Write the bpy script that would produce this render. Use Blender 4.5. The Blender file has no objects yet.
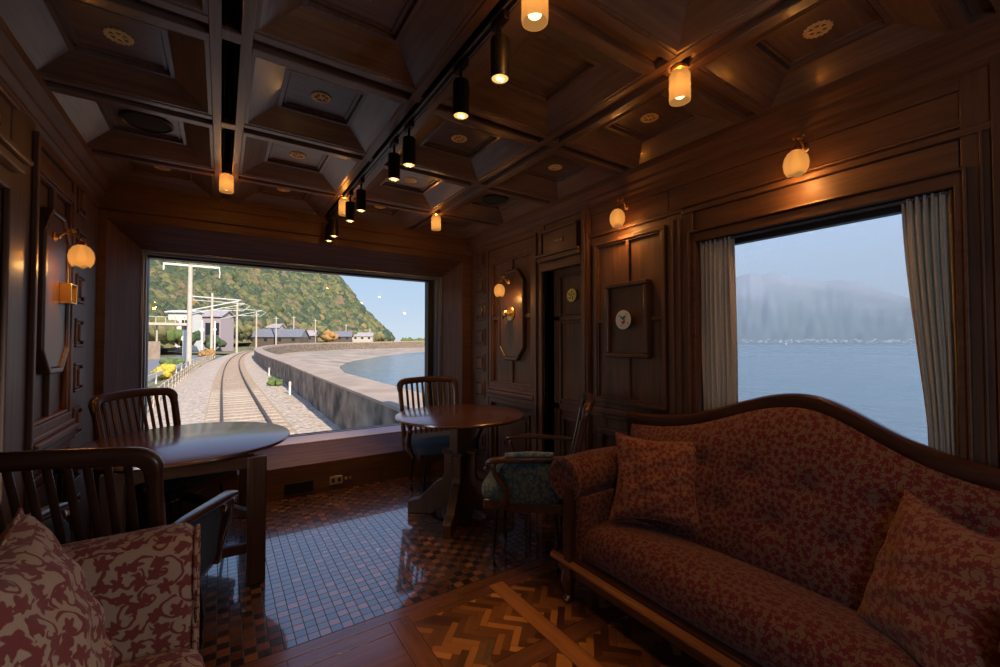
import bpy, bmesh, math, random
import numpy as np
from mathutils import Vector, Matrix

S = bpy.context.scene
COL = S.collection
PI = math.pi
R = math.radians
random.seed(7)

# ------------------------------------------------------------------ camera
cam = bpy.data.objects.new('camera', bpy.data.cameras.new('camera'))
COL.objects.link(cam)
cam.data.sensor_width = 36.0
cam.data.lens = 423.0 * 36.0 / 1000.0
cam.data.clip_start = 0.03
cam.data.clip_end = 60000.0
cam.location = (0, 0, 1.28)
cam.rotation_euler = (R(90 + 1.3), 0, R(-33.4))
S.camera = cam

# ------------------------------------------------------------------ view + sampling quality
S.view_settings.view_transform = 'Standard'
S.view_settings.look = 'None'
S.view_settings.gamma = 1.0
S.view_settings.use_curve_mapping = False
S.view_settings.exposure = 0.0
cy = S.cycles
cy.use_denoising = True
cy.max_bounces = 8
cy.diffuse_bounces = 4
cy.glossy_bounces = 4
cy.transmission_bounces = 6
cy.transparent_max_bounces = 16
cy.volume_bounces = 0
cy.caustics_reflective = False
cy.caustics_refractive = False
cy.sample_clamp_indirect = 6.0

# ------------------------------------------------------------------ sky + sun
W = bpy.data.worlds.new('sky')
S.world = W
W.use_nodes = True
nt = W.node_tree
nt.nodes.clear()
n_out = nt.nodes.new('ShaderNodeOutputWorld')
n_bg = nt.nodes.new('ShaderNodeBackground')
n_tc = nt.nodes.new('ShaderNodeTexCoord')
n_sep = nt.nodes.new('ShaderNodeSeparateXYZ')
n_rmp = nt.nodes.new('ShaderNodeValToRGB')
nt.links.new(n_tc.outputs['Generated'], n_sep.inputs[0])
nt.links.new(n_sep.outputs['Z'], n_rmp.inputs[0])
nt.links.new(n_rmp.outputs[0], n_bg.inputs[0])
nt.links.new(n_bg.outputs[0], n_out.inputs[0])
rm = n_rmp.color_ramp
rm.elements[0].position = 0.0
rm.elements[0].color = (0.58, 0.66, 0.76, 1)
rm.elements[1].position = 1.0
rm.elements[1].color = (0.16, 0.32, 0.76, 1)
e = rm.elements.new(0.10); e.color = (0.46, 0.59, 0.76, 1)
e = rm.elements.new(0.32); e.color = (0.34, 0.49, 0.80, 1)
n_bg.inputs['Strength'].default_value = 1.20

sun = bpy.data.objects.new('sun', bpy.data.lights.new('sun', 'SUN'))
COL.objects.link(sun)
sun.data.energy = 6.5
sun.data.angle = R(0.6)
sun.data.color = (1.0, 0.89, 0.74)
SUN_AZ, SUN_EL = R(6.0), R(33.0)      # light travels towards +Y (ahead of the train), slightly to the left
dv = Vector((math.sin(-SUN_AZ) * math.cos(SUN_EL), math.cos(SUN_AZ) * math.cos(SUN_EL), -math.sin(SUN_EL)))
sun.rotation_euler = dv.to_track_quat('-Z', 'Y').to_euler()

# added sky-coloured fill lights behind the camera, set against the solid side walls
def area(name, loc, direction, sx, sy, power, color, spread=180):
    L = bpy.data.lights.new(name, 'AREA')
    L.shape = 'RECTANGLE'; L.spread = R(spread); L.size = sx; L.size_y = sy; L.energy = power; L.color = color
    o = bpy.data.objects.new(name, L); COL.objects.link(o)
    o.location = loc
    o.rotation_euler = Vector(direction).to_track_quat('-Z', 'Z').to_euler()
    return o
area('fill_right_behind', (2.19, -1.35, 1.25), (-1, -0.5, 0.05), 1.0, 0.95, 120, (0.74, 0.84, 1.0))
area('fill_left_behind', (-0.69, -1.35, 1.25), (1, -0.5, 0.05), 1.0, 0.95, 30, (0.74, 0.84, 1.0))
# added fill shining in at the left doorway to brighten the right wall
area('fill_left_doorway', (-1.45, 2.05, 1.05), (1, 0.45, 0.0), 0.7, 1.5, 9, (0.95, 0.95, 1.0), 80)
LAMP_W = 3.2
SPOT_W = 26.0

# ================================================================== materials
def new_mat(name):
    m = bpy.data.materials.new(name); m.use_nodes = True
    t = m.node_tree
    b = t.nodes['Principled BSDF']
    return m, t, b
def N(t, kind, **kw):
    n = t.nodes.new(kind)
    for k, v in kw.items(): setattr(n, k, v)
    return n
def setv(b, base=None, rough=None, metal=None, spec=None, coat=None, coat_r=None, emit=None, emit_s=None):
    if base is not None: b.inputs['Base Color'].default_value = (*base, 1)
    if rough is not None: b.inputs['Roughness'].default_value = rough
    if metal is not None: b.inputs['Metallic'].default_value = metal
    if spec is not None: b.inputs['Specular IOR Level'].default_value = spec
    if coat is not None: b.inputs['Coat Weight'].default_value = coat
    if coat_r is not None: b.inputs['Coat Roughness'].default_value = coat_r
    if emit is not None: b.inputs['Emission Color'].default_value = (*emit, 1)
    if emit_s is not None: b.inputs['Emission Strength'].default_value = emit_s
def ramp(t, pts, interp='LINEAR'):
    r = N(t, 'ShaderNodeValToRGB'); cr = r.color_ramp; cr.interpolation = interp
    while len(cr.elements) < len(pts): cr.elements.new(0.5)
    for e, (p, c) in zip(cr.elements, pts): e.position = p; e.color = (*c, 1)
    return r
def plain(name, base, rough=0.5, metal=0.0, spec=0.5, coat=0.0, noise=0.0, scale=20.0, bump=0.0):
    m, t, b = new_mat(name); setv(b, base, rough, metal, spec, coat, 0.1)
    if noise or bump:
        tc = N(t, 'ShaderNodeTexCoord'); nz = N(t, 'ShaderNodeTexNoise'); nz.inputs['Scale'].default_value = scale; nz.inputs['Detail'].default_value = 5
        t.links.new(tc.outputs['Object'], nz.inputs['Vector'])
        if noise:
            lo = tuple(c * (1 - noise) for c in base); hi = tuple(min(1, c * (1 + noise)) for c in base)
            r = ramp(t, [(0.3, lo), (0.7, hi)]); t.links.new(nz.outputs['Fac'], r.inputs[0]); t.links.new(r.outputs[0], b.inputs['Base Color'])
        if bump:
            bp = N(t, 'ShaderNodeBump'); bp.inputs['Strength'].default_value = bump; bp.inputs['Distance'].default_value = 0.02
            t.links.new(nz.outputs['Fac'], bp.inputs['Height']); t.links.new(bp.outputs[0], b.inputs['Normal'])
    return m
def wood(name, dark, light, axis='z', rough=0.52, coat=0.04, scale=1.0, spec=0.5):
    m, t, b = new_mat(name); setv(b, light, rough, 0, spec, coat, 0.15)
    tc = N(t, 'ShaderNodeTexCoord'); mp = N(t, 'ShaderNodeMapping')
    sc = {'x': (2.2, 34, 34), 'y': (34, 2.2, 34), 'z': (34, 34, 2.2)}[axis]
    mp.inputs['Scale'].default_value = tuple(v * scale for v in sc)
    t.links.new(tc.outputs['Object'], mp.inputs['Vector'])
    n1 = N(t, 'ShaderNodeTexNoise'); n1.inputs['Scale'].default_value = 1.0; n1.inputs['Detail'].default_value = 7; n1.inputs['Roughness'].default_value = 0.65; n1.inputs['Distortion'].default_value = 0.6
    t.links.new(mp.outputs[0], n1.inputs['Vector'])
    n2 = N(t, 'ShaderNodeTexNoise'); n2.inputs['Scale'].default_value = 3.0; n2.inputs['Detail'].default_value = 2
    t.links.new(tc.outputs['Object'], n2.inputs['Vector'])
    add = N(t, 'ShaderNodeMath', operation='ADD'); mul = N(t, 'ShaderNodeMath', operation='MULTIPLY'); mul.inputs[1].default_value = 0.35
    t.links.new(n2.outputs['Fac'], mul.inputs[0]); t.links.new(n1.outputs['Fac'], add.inputs[0]); t.links.new(mul.outputs[0], add.inputs[1])
    r = ramp(t, [(0.42, dark), (0.95, light)]); t.links.new(add.outputs[0], r.inputs[0]); t.links.new(r.outputs[0], b.inputs['Base Color'])
    bp = N(t, 'ShaderNodeBump'); bp.inputs['Strength'].default_value = 0.12; bp.inputs['Distance'].default_value = 0.004
    t.links.new(n1.outputs['Fac'], bp.inputs['Height']); t.links.new(bp.outputs[0], b.inputs['Normal'])
    return m
M = {}
WD, WL = (0.050, 0.021, 0.010), (0.165, 0.075, 0.036)
for ax in 'xyz': M['wall_' + ax] = wood('wall_oak_' + ax, WD, WL, ax)
CD, CL = (0.075, 0.047, 0.034), (0.225, 0.150, 0.112)
for ax in 'xy': M['ceil_' + ax] = wood('ceiling_oak_' + ax, CD, CL, ax, rough=0.36, coat=0.25)
M['dark_x'] = wood('dark_walnut_x', (0.030, 0.012, 0.007), (0.10, 0.042, 0.020), 'x', rough=0.3, coat=0.3)
M['dark_y'] = wood('dark_walnut_y', (0.030, 0.012, 0.007), (0.10, 0.042, 0.020), 'y', rough=0.3, coat=0.3)
M['dark_z'] = wood('dark_walnut_z', (0.034, 0.015, 0.009), (0.11, 0.048, 0.024), 'z', rough=0.4, coat=0.1)
M['table_top'] = wood('table_top_walnut', (0.070, 0.028, 0.014), (0.16, 0.065, 0.032), 'x', rough=0.25, coat=0.5)
M['chair_wood'] = wood('chair_walnut', (0.030, 0.012, 0.007), (0.10, 0.040, 0.018), 'x', rough=0.3, coat=0.4)
M['chair_wood_z'] = wood('chair_walnut_upright', (0.026, 0.011, 0.007), (0.085, 0.034, 0.016), 'z', rough=0.3, coat=0.4)
M['sofa_wood'] = wood('sofa_mahogany', (0.030, 0.011, 0.007), (0.090, 0.034, 0.018), 'y', rough=0.32, coat=0.4)
M['rail_wood'] = wood('sofa_rail_gold_lit', (0.20, 0.075, 0.02), (0.42, 0.19, 0.06), 'y', rough=0.3, coat=0.4)  # gold light along the rail put into a lighter wood colour
M['metal_black'] = plain('black_metal', (0.015, 0.014, 0.014), 0.4, 0.6)
M['void'] = plain('slot_void', (0.003, 0.003, 0.003), 1.0, spec=0.0)
M['black'] = plain('matt_black', (0.008, 0.008, 0.009), 0.6)
M['brass'] = plain('brass', (0.78, 0.50, 0.16), 0.3, 1.0)
M['gold'] = plain('gold_leaf', (1.0, 0.70, 0.26), 0.5, 0.0)
M['frame_metal'] = plain('window_frame_grey_metal', (0.22, 0.24, 0.28), 0.35, 0.6)
M['sill_white'] = plain('sill_pale_paint', (0.80, 0.81, 0.88), 0.35, coat=0.3)
M['frame_black'] = plain('window_gasket_black', (0.012, 0.012, 0.014), 0.5)
M['porcelain'] = plain('white_porcelain', (0.72, 0.66, 0.60), 0.2, coat=0.5)
M['cherry'] = plain('cherry_red', (0.45, 0.02, 0.02), 0.4)
M['leafgreen'] = plain('leaf_green', (0.02, 0.16, 0.09), 0.4)
M['mesh_grey'] = plain('speaker_mesh_grey', (0.020, 0.022, 0.026), 0.9, noise=0.3, scale=300)
M['plate_dark'] = plain('dark_sign_plate', (0.012, 0.010, 0.012), 0.35)
M['yellow_sign'] = plain('yellow_emblem', (0.75, 0.55, 0.12), 0.4)
M['outlet'] = plain('pale_outlet', (0.35, 0.30, 0.26), 0.5)

# --- glass: clear pane that lets light straight through and mirrors a little
def glass_mat():
    m = bpy.data.materials.new('window_glass'); m.use_nodes = True; t = m.node_tree; t.nodes.clear()
    o = N(t, 'ShaderNodeOutputMaterial'); mx = N(t, 'ShaderNodeMixShader'); tr = N(t, 'ShaderNodeBsdfTransparent'); gl = N(t, 'ShaderNodeBsdfGlossy')
    tr.inputs[0].default_value = (0.97, 0.985, 0.98, 1); gl.inputs['Roughness'].default_value = 0.0
    fr = N(t, 'ShaderNodeFresnel'); fr.inputs[0].default_value = 1.45
    t.links.new(fr.outputs[0], mx.inputs[0]); t.links.new(tr.outputs[0], mx.inputs[1]); t.links.new(gl.outputs[0], mx.inputs[2]); t.links.new(mx.outputs[0], o.inputs[0])
    return m
M['glass'] = glass_mat()
# --- frosted amber lamp glass: lit from inside
def shade_mat(name, col, strength):
    m = bpy.data.materials.new(name); m.use_nodes = True; t = m.node_tree; t.nodes.clear()
    o = N(t, 'ShaderNodeOutputMaterial'); a1 = N(t, 'ShaderNodeAddShader'); mx = N(t, 'ShaderNodeMixShader')
    tr = N(t, 'ShaderNodeBsdfTransparent'); df = N(t, 'ShaderNodeBsdfTranslucent'); em = N(t, 'ShaderNodeEmission')
    tr.inputs[0].default_value = (1.0, 0.80, 0.52, 1); df.inputs[0].default_value = (0.0160, 0.0140, 0.0120, 1)
    em.inputs[0].default_value = (*col, 1); em.inputs[1].default_value = strength
    mx.inputs[0].default_value = 0.78
    t.links.new(tr.outputs[0], mx.inputs[1]); t.links.new(df.outputs[0], mx.inputs[2]); t.links.new(mx.outputs[0], a1.inputs[0]); t.links.new(em.outputs[0], a1.inputs[1]); t.links.new(a1.outputs[0], o.inputs[0])
    return m
M['shade'] = shade_mat('amber_lamp_glass', (1.0, 0.46, 0.12), 0.30)
def emit_mat(name, col, s):
    m, t, b = new_mat(name); setv(b, (0.8, 0.6, 0.3), 0.4, emit=col, emit_s=s); return m
def bulb_mat():
    m = bpy.data.materials.new('lit_clear_bulb'); m.use_nodes = True; t = m.node_tree; t.nodes.clear()
    o = N(t, 'ShaderNodeOutputMaterial'); a1 = N(t, 'ShaderNodeAddShader'); tr = N(t, 'ShaderNodeBsdfTransparent'); em = N(t, 'ShaderNodeEmission')
    tr.inputs[0].default_value = (0.85, 0.80, 0.70, 1); em.inputs[0].default_value = (1.0, 0.70, 0.34, 1); em.inputs[1].default_value = 1.6
    t.links.new(tr.outputs[0], a1.inputs[0]); t.links.new(em.outputs[0], a1.inputs[1]); t.links.new(a1.outputs[0], o.inputs[0]); return m
M['bulb'] = bulb_mat()
M['spot_lens'] = emit_mat('glowing_spot_lens', (1.0, 0.60, 0.20), 0.9)
M['spot_bulb'] = emit_mat('lit_spot_bulb', (1.0, 0.62, 0.20), 5.0)
M['reflector'] = plain('spot_reflector', (0.85, 0.62, 0.25), 0.25, 1.0)

# --- floor tiles
def tile_mat():
    m, t, b = new_mat('floor_checker_tiles'); setv(b, (0.1, 0.05, 0.03), 0.3, 0, 0.5, 1.0, 0.05)
    tc = N(t, 'ShaderNodeTexCoord'); sep = N(t, 'ShaderNodeSeparateXYZ'); t.links.new(tc.outputs['Object'], sep.inputs[0])
    TS = 0.0475
    cells = []; fr = []
    for k in 'XY':
        d = N(t, 'ShaderNodeMath', operation='DIVIDE'); d.inputs[1].default_value = TS; t.links.new(sep.outputs[k], d.inputs[0])
        f = N(t, 'ShaderNodeMath', operation='FLOOR'); t.links.new(d.outputs[0], f.inputs[0]); cells.append(f)
        g = N(t, 'ShaderNodeMath', operation='FRACT'); t.links.new(d.outputs[0], g.inputs[0])
        s1 = N(t, 'ShaderNodeMath', operation='SUBTRACT'); s1.inputs[1].default_value = 0.5; t.links.new(g.outputs[0], s1.inputs[0])
        ab = N(t, 'ShaderNodeMath', operation='ABSOLUTE'); t.links.new(s1.outputs[0], ab.inputs[0]); fr.append(ab)
    add = N(t, 'ShaderNodeMath', operation='ADD'); t.links.new(cells[0].outputs[0], add.inputs[0]); t.links.new(cells[1].outputs[0], add.inputs[1])
    md = N(t, 'ShaderNodeMath', operation='FLOORED_MODULO'); md.inputs[1].default_value = 2.0; t.links.new(add.outputs[0], md.inputs[0])
    comb = N(t, 'ShaderNodeCombineXYZ'); t.links.new(cells[0].outputs[0], comb.inputs[0]); t.links.new(cells[1].outputs[0], comb.inputs[1])
    wn = N(t, 'ShaderNodeTexWhiteNoise', noise_dimensions='2D'); t.links.new(comb.outputs[0], wn.inputs['Vector'])
    r1 = ramp(t, [(0.0, (0.065, 0.024, 0.014)), (0.5, (0.10, 0.038, 0.020)), (1.0, (0.19, 0.075, 0.036))]); t.links.new(wn.outputs['Value'], r1.inputs[0])
    r2 = ramp(t, [(0.0, (0.016, 0.011, 0.012)), (0.8, (0.034, 0.020, 0.018)), (1.0, (0.09, 0.045, 0.035))]); t.links.new(wn.outputs['Value'], r2.inputs[0])
    mx = N(t, 'ShaderNodeMix', data_type='RGBA'); t.links.new(md.outputs[0], mx.inputs[0]); t.links.new(r1.outputs[0], mx.inputs[6]); t.links.new(r2.outputs[0], mx.inputs[7])
    mxf = N(t, 'ShaderNodeMath', operation='MAXIMUM'); t.links.new(fr[0].outputs[0], mxf.inputs[0]); t.links.new(fr[1].outputs[0], mxf.inputs[1])
    gr = N(t, 'ShaderNodeMapRange'); gr.inputs[1].default_value = 0.455; gr.inputs[2].default_value = 0.48; t.links.new(mxf.outputs[0], gr.inputs[0])
    m2 = N(t, 'ShaderNodeMix', data_type='RGBA'); t.links.new(gr.outputs[0], m2.inputs[0]); t.links.new(mx.outputs[2], m2.inputs[6]); m2.inputs[7].default_value = (0.008, 0.007, 0.009, 1)
    t.links.new(m2.outputs[2], b.inputs['Base Color'])
    inv = N(t, 'ShaderNodeMath', operation='SUBTRACT'); inv.inputs[0].default_value = 1.0; t.links.new(gr.outputs[0], inv.inputs[1])
    t.links.new(inv.outputs[0], b.inputs['Coat Weight'])
    rr = N(t, 'ShaderNodeMapRange'); rr.inputs[3].default_value = 0.22; rr.inputs[4].default_value = 0.8; t.links.new(gr.outputs[0], rr.inputs[0]); t.links.new(rr.outputs[0], b.inputs['Roughness'])
    bp = N(t, 'ShaderNodeBump'); bp.inputs['Strength'].default_value = 0.35; bp.inputs['Distance'].default_value = 0.002
    b.inputs['Coat IOR'].default_value = 1.9
    t.links.new(inv.outputs[0], bp.inputs['Height']); t.links.new(bp.outputs[0], b.inputs['Normal'])
    return m
M['tiles'] = tile_mat()
def parquet_mat():
    m, t, b = new_mat('parquet_strips'); setv(b, (0.2, 0.08, 0.03), 0.28, 0, 0.5, 0.5, 0.12)
    gi = N(t, 'ShaderNodeNewGeometry')
    r = ramp(t, [(0.0, (0.045, 0.017, 0.008)), (0.45, (0.11, 0.042, 0.016)), (0.8, (0.22, 0.088, 0.028)), (1.0, (0.36, 0.16, 0.05))]); t.links.new(gi.outputs['Random Per Island'], r.inputs[0])
    t.links.new(r.outputs[0], b.inputs['Base Color'])
    return m
M['parquet'] = parquet_mat()
M['plank_x'] = wood('floor_plank_x', (0.055, 0.022, 0.012), (0.15, 0.06, 0.03), 'x', rough=0.24, coat=0.6)
M['plank_y'] = wood('floor_plank_y', (0.055, 0.022, 0.012), (0.15, 0.06, 0.03), 'y', rough=0.24, coat=0.6)
M['plank_light'] = wood('floor_plank_light', (0.16, 0.060, 0.022), (0.34, 0.14, 0.05), 'y', rough=0.3, coat=0.4)

# --- fabrics on UV (metres)
def damask(name, ground, motif, scale, contrast=1.0, rough=0.85, warp=.45):
    m, t, b = new_mat(name); setv(b, ground, rough, 0, 0.25)
    b.inputs['Sheen Weight'].default_value = 0.15
    uv = N(t, 'ShaderNodeUVMap')
    mp = N(t, 'ShaderNodeMapping'); mp.inputs['Scale'].default_value = (scale, scale, scale); t.links.new(uv.outputs[0], mp.inputs[0])
    nz = N(t, 'ShaderNodeTexNoise', noise_dimensions='2D'); nz.inputs['Scale'].default_value = 1.1; nz.inputs['Detail'].default_value = 1.0
    t.links.new(mp.outputs[0], nz.inputs['Vector'])
    # warp the plane
    sub = N(t, 'ShaderNodeVectorMath', operation='SUBTRACT'); sub.inputs[1].default_value = (0.5, 0.5, 0.5); t.links.new(nz.outputs['Color'], sub.inputs[0])
    sc = N(t, 'ShaderNodeVectorMath', operation='SCALE'); sc.inputs['Scale'].default_value = warp; t.links.new(sub.outputs[0], sc.inputs[0])
    wv = N(t, 'ShaderNodeVectorMath', operation='ADD'); t.links.new(mp.outputs[0], wv.inputs[0]); t.links.new(sc.outputs[0], wv.inputs[1])
    # lobed leaves at the cells of a Voronoi
    vo = N(t, 'ShaderNodeTexVoronoi', voronoi_dimensions='2D'); vo.inputs['Scale'].default_value = 1.0; vo.inputs['Randomness'].default_value = 0.85
    t.links.new(wv.outputs[0], vo.inputs['Vector'])
    dl = N(t, 'ShaderNodeVectorMath', operation='SUBTRACT'); t.links.new(wv.outputs[0], dl.inputs[0]); t.links.new(vo.outputs['Position'], dl.inputs[1])
    sp = N(t, 'ShaderNodeSeparateXYZ'); t.links.new(dl.outputs[0], sp.inputs[0])
    at = N(t, 'ShaderNodeMath', operation='ARCTAN2'); t.links.new(sp.outputs[1], at.inputs[0]); t.links.new(sp.outputs[0], at.inputs[1])
    sc2 = N(t, 'ShaderNodeSeparateColor'); t.links.new(vo.outputs['Color'], sc2.inputs[0])
    ph = N(t, 'ShaderNodeMath', operation='MULTIPLY_ADD'); ph.inputs[1].default_value = 5.0; t.links.new(at.outputs[0], ph.inputs[0])
    rot = N(t, 'ShaderNodeMath', operation='MULTIPLY'); rot.inputs[1].default_value = 6.28; t.links.new(sc2.outputs[0], rot.inputs[0]); t.links.new(rot.outputs[0], ph.inputs[2])
    cs = N(t, 'ShaderNodeMath', operation='COSINE'); t.links.new(ph.outputs[0], cs.inputs[0])
    lr = N(t, 'ShaderNodeMath', operation='MULTIPLY_ADD'); lr.inputs[1].default_value = 0.09; lr.inputs[2].default_value = 0.36; t.links.new(cs.outputs[0], lr.inputs[0])
    df = N(t, 'ShaderNodeMath', operation='SUBTRACT'); t.links.new(lr.outputs[0], df.inputs[0]); t.links.new(vo.outputs['Distance'], df.inputs[1])
    leaf = N(t, 'ShaderNodeMapRange'); leaf.inputs[1].default_value = -0.03; leaf.inputs[2].default_value = 0.03; t.links.new(df.outputs[0], leaf.inputs[0])
    # scrolling stems: thin bands of a warped ring wave
    mp2 = N(t, 'ShaderNodeVectorMath', operation='SCALE'); mp2.inputs['Scale'].default_value = 0.62; t.links.new(wv.outputs[0], mp2.inputs[0])
    v2 = N(t, 'ShaderNodeTexVoronoi', voronoi_dimensions='2D'); v2.inputs['Scale'].default_value = 1.0; v2.inputs['Randomness'].default_value = 1.0; t.links.new(mp2.outputs[0], v2.inputs['Vector'])
    d2 = N(t, 'ShaderNodeVectorMath', operation='SUBTRACT'); t.links.new(mp2.outputs[0], d2.inputs[0]); t.links.new(v2.outputs['Position'], d2.inputs[1])
    s2 = N(t, 'ShaderNodeSeparateXYZ'); t.links.new(d2.outputs[0], s2.inputs[0])
    a2 = N(t, 'ShaderNodeMath', operation='ARCTAN2'); t.links.new(s2.outputs[1], a2.inputs[0]); t.links.new(s2.outputs[0], a2.inputs[1])
    k1 = N(t, 'ShaderNodeMath', operation='MULTIPLY'); k1.inputs[1].default_value = 13.0; t.links.new(v2.outputs['Distance'], k1.inputs[0])
    k2 = N(t, 'ShaderNodeMath', operation='ADD'); t.links.new(k1.outputs[0], k2.inputs[0]); t.links.new(a2.outputs[0], k2.inputs[1])
    k3 = N(t, 'ShaderNodeMath', operation='SINE'); t.links.new(k2.outputs[0], k3.inputs[0])
    stem = N(t, 'ShaderNodeMapRange'); stem.inputs[1].default_value = 0.78; stem.inputs[2].default_value = 0.88; t.links.new(k3.outputs[0], stem.inputs[0])
    mxx = N(t, 'ShaderNodeMath', operation='MAXIMUM'); t.links.new(leaf.outputs[0], mxx.inputs[0]); t.links.new(stem.outputs[0], mxx.inputs[1])
    cm = N(t, 'ShaderNodeMath', operation='MULTIPLY'); cm.inputs[1].default_value = contrast; t.links.new(mxx.outputs[0], cm.inputs[0])
    mx = N(t, 'ShaderNodeMix', data_type='RGBA'); t.links.new(cm.outputs[0], mx.inputs[0]); mx.inputs[6].default_value = (*ground, 1); mx.inputs[7].default_value = (*motif, 1)
    # weave
    wz = N(t, 'ShaderNodeTexNoise', noise_dimensions='2D'); wz.inputs['Scale'].default_value = 520.0; t.links.new(uv.outputs[0], wz.inputs['Vector'])
    wr = N(t, 'ShaderNodeMapRange'); wr.inputs[3].default_value = 0.72; wr.inputs[4].default_value = 1.25; t.links.new(wz.outputs['Fac'], wr.inputs[0])
    ml = N(t, 'ShaderNodeMix', data_type='RGBA', blend_type='MULTIPLY'); ml.inputs[0].default_value = 1.0; t.links.new(mx.outputs[2], ml.inputs[6]); t.links.new(wr.outputs[0], ml.inputs[7])
    t.links.new(ml.outputs[2], b.inputs['Base Color'])
    bp = N(t, 'ShaderNodeBump'); bp.inputs['Strength'].default_value = 0.25; bp.inputs['Distance'].default_value = 0.002; t.links.new(cm.outputs[0], bp.inputs['Height']); t.links.new(bp.outputs[0], b.inputs['Normal'])
    return m
M['damask_fg'] = damask('beige_red_floral_damask', (0.50, 0.35, 0.23), (0.25, 0.060, 0.048), 22.0)
M['damask_sofa'] = damask('brown_red_floral_damask', (0.155, 0.090, 0.062), (0.110, 0.012, 0.019), 40.0, 1.0)
M['damask_cushion'] = damask('russet_floral_damask', (0.25, 0.138, 0.090), (0.165, 0.020, 0.024), 38.0, 0.9)
M['blue_floral'] = damask('blue_floral_fabric', (0.022, 0.062, 0.095), (0.12, 0.13, 0.10), 34.0, 0.75)
M['blue_pad'] = damask('bright_blue_floral_fabric', (0.035, 0.17, 0.33), (0.34, 0.33, 0.24), 34.0, 0.8)
M['blue_plain'] = plain('dark_teal_fabric', (0.038, 0.058, 0.080), 0.9, noise=0.2, scale=60)
def curtain_mat():
    m = bpy.data.materials.new('grey_beige_curtain'); m.use_nodes = True; t = m.node_tree; t.nodes.clear()
    o = N(t, 'ShaderNodeOutputMaterial'); mx = N(t, 'ShaderNodeMixShader'); d = N(t, 'ShaderNodeBsdfDiffuse'); tl = N(t, 'ShaderNodeBsdfTranslucent')
    tc = N(t, 'ShaderNodeTexCoord'); nz = N(t, 'ShaderNodeTexNoise'); nz.inputs['Scale'].default_value = 90; t.links.new(tc.outputs['Object'], nz.inputs['Vector'])
    r = ramp(t, [(0.3, (0.74, 0.69, 0.60)), (0.7, (0.88, 0.84, 0.75))]); t.links.new(nz.outputs['Fac'], r.inputs[0])
    t.links.new(r.outputs[0], d.inputs[0]); tl.inputs[0].default_value = (0.75, 0.70, 0.60, 1); mx.inputs[0].default_value = 0.50
    t.links.new(d.outputs[0], mx.inputs[1]); t.links.new(tl.outputs[0], mx.inputs[2]); t.links.new(mx.outputs[0], o.inputs[0])
    return m
M['curtain'] = curtain_mat()

# --- outdoors
M['ballast'] = plain('ballast_stones', (0.56, 0.43, 0.32), 0.95, noise=0.45, scale=9.0, bump=0.6)
M['rust'] = plain('rusty_ballast', (0.50, 0.34, 0.21), 0.95, noise=0.4, scale=12.0, bump=0.5)
M['rail'] = plain('rusted_rail', (0.13, 0.075, 0.05), 0.5, 0.4)
M['sleeper'] = plain('concrete_sleeper', (0.58, 0.46, 0.34), 0.9, noise=0.15, scale=20)
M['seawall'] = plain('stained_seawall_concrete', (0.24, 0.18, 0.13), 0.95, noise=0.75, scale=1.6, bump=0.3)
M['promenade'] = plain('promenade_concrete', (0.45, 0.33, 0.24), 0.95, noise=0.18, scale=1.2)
M['beach'] = plain('beach_sand', (0.42, 0.32, 0.24), 0.95, noise=0.35, scale=0.2)
M['soil'] = plain('grassy_soil', (0.22, 0.20, 0.09), 0.95, noise=0.4, scale=0.5)
M['asphalt'] = plain('asphalt', (0.24, 0.23, 0.24), 0.9, noise=0.1, scale=3)
M['pole'] = plain('pale_concrete_pole', (0.55, 0.48, 0.40), 0.85, noise=0.1, scale=2)
M['white_paint'] = plain('white_paint', (0.75, 0.72, 0.68), 0.6)
M['house_wall'] = plain('cream_plaster', (0.55, 0.48, 0.42), 0.9)
M['house_wall_pink'] = plain('mauve_plaster', (0.42, 0.34, 0.36), 0.9)
M['house_wood'] = plain('dark_house_boards', (0.12, 0.09, 0.07), 0.9)
M['roof_grey'] = plain('grey_tile_roof', (0.20, 0.20, 0.23), 0.7, noise=0.2, scale=1.5)
M['roof_pale'] = plain('pale_tile_roof', (0.42, 0.37, 0.37), 0.7, noise=0.2, scale=1.5)
M['house_window'] = plain('dark_house_window', (0.03, 0.035, 0.045), 0.2)
M['trunk'] = plain('tree_trunk', (0.12, 0.08, 0.05), 0.9)
M['orange_bush'] = plain('orange_flowers', (0.42, 0.23, 0.08), 0.9, noise=0.4, scale=4)
M['yellow_bush'] = plain('yellow_flowers', (0.60, 0.44, 0.06), 0.9, noise=0.3, scale=6)
M['dark_bush'] = plain('dark_bush_leaves', (0.055, 0.085, 0.04), 0.9, noise=0.5, scale=2)
M['green_bush'] = plain('green_bush_leaves', (0.12, 0.17, 0.045), 0.9, noise=0.5, scale=5)
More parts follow.
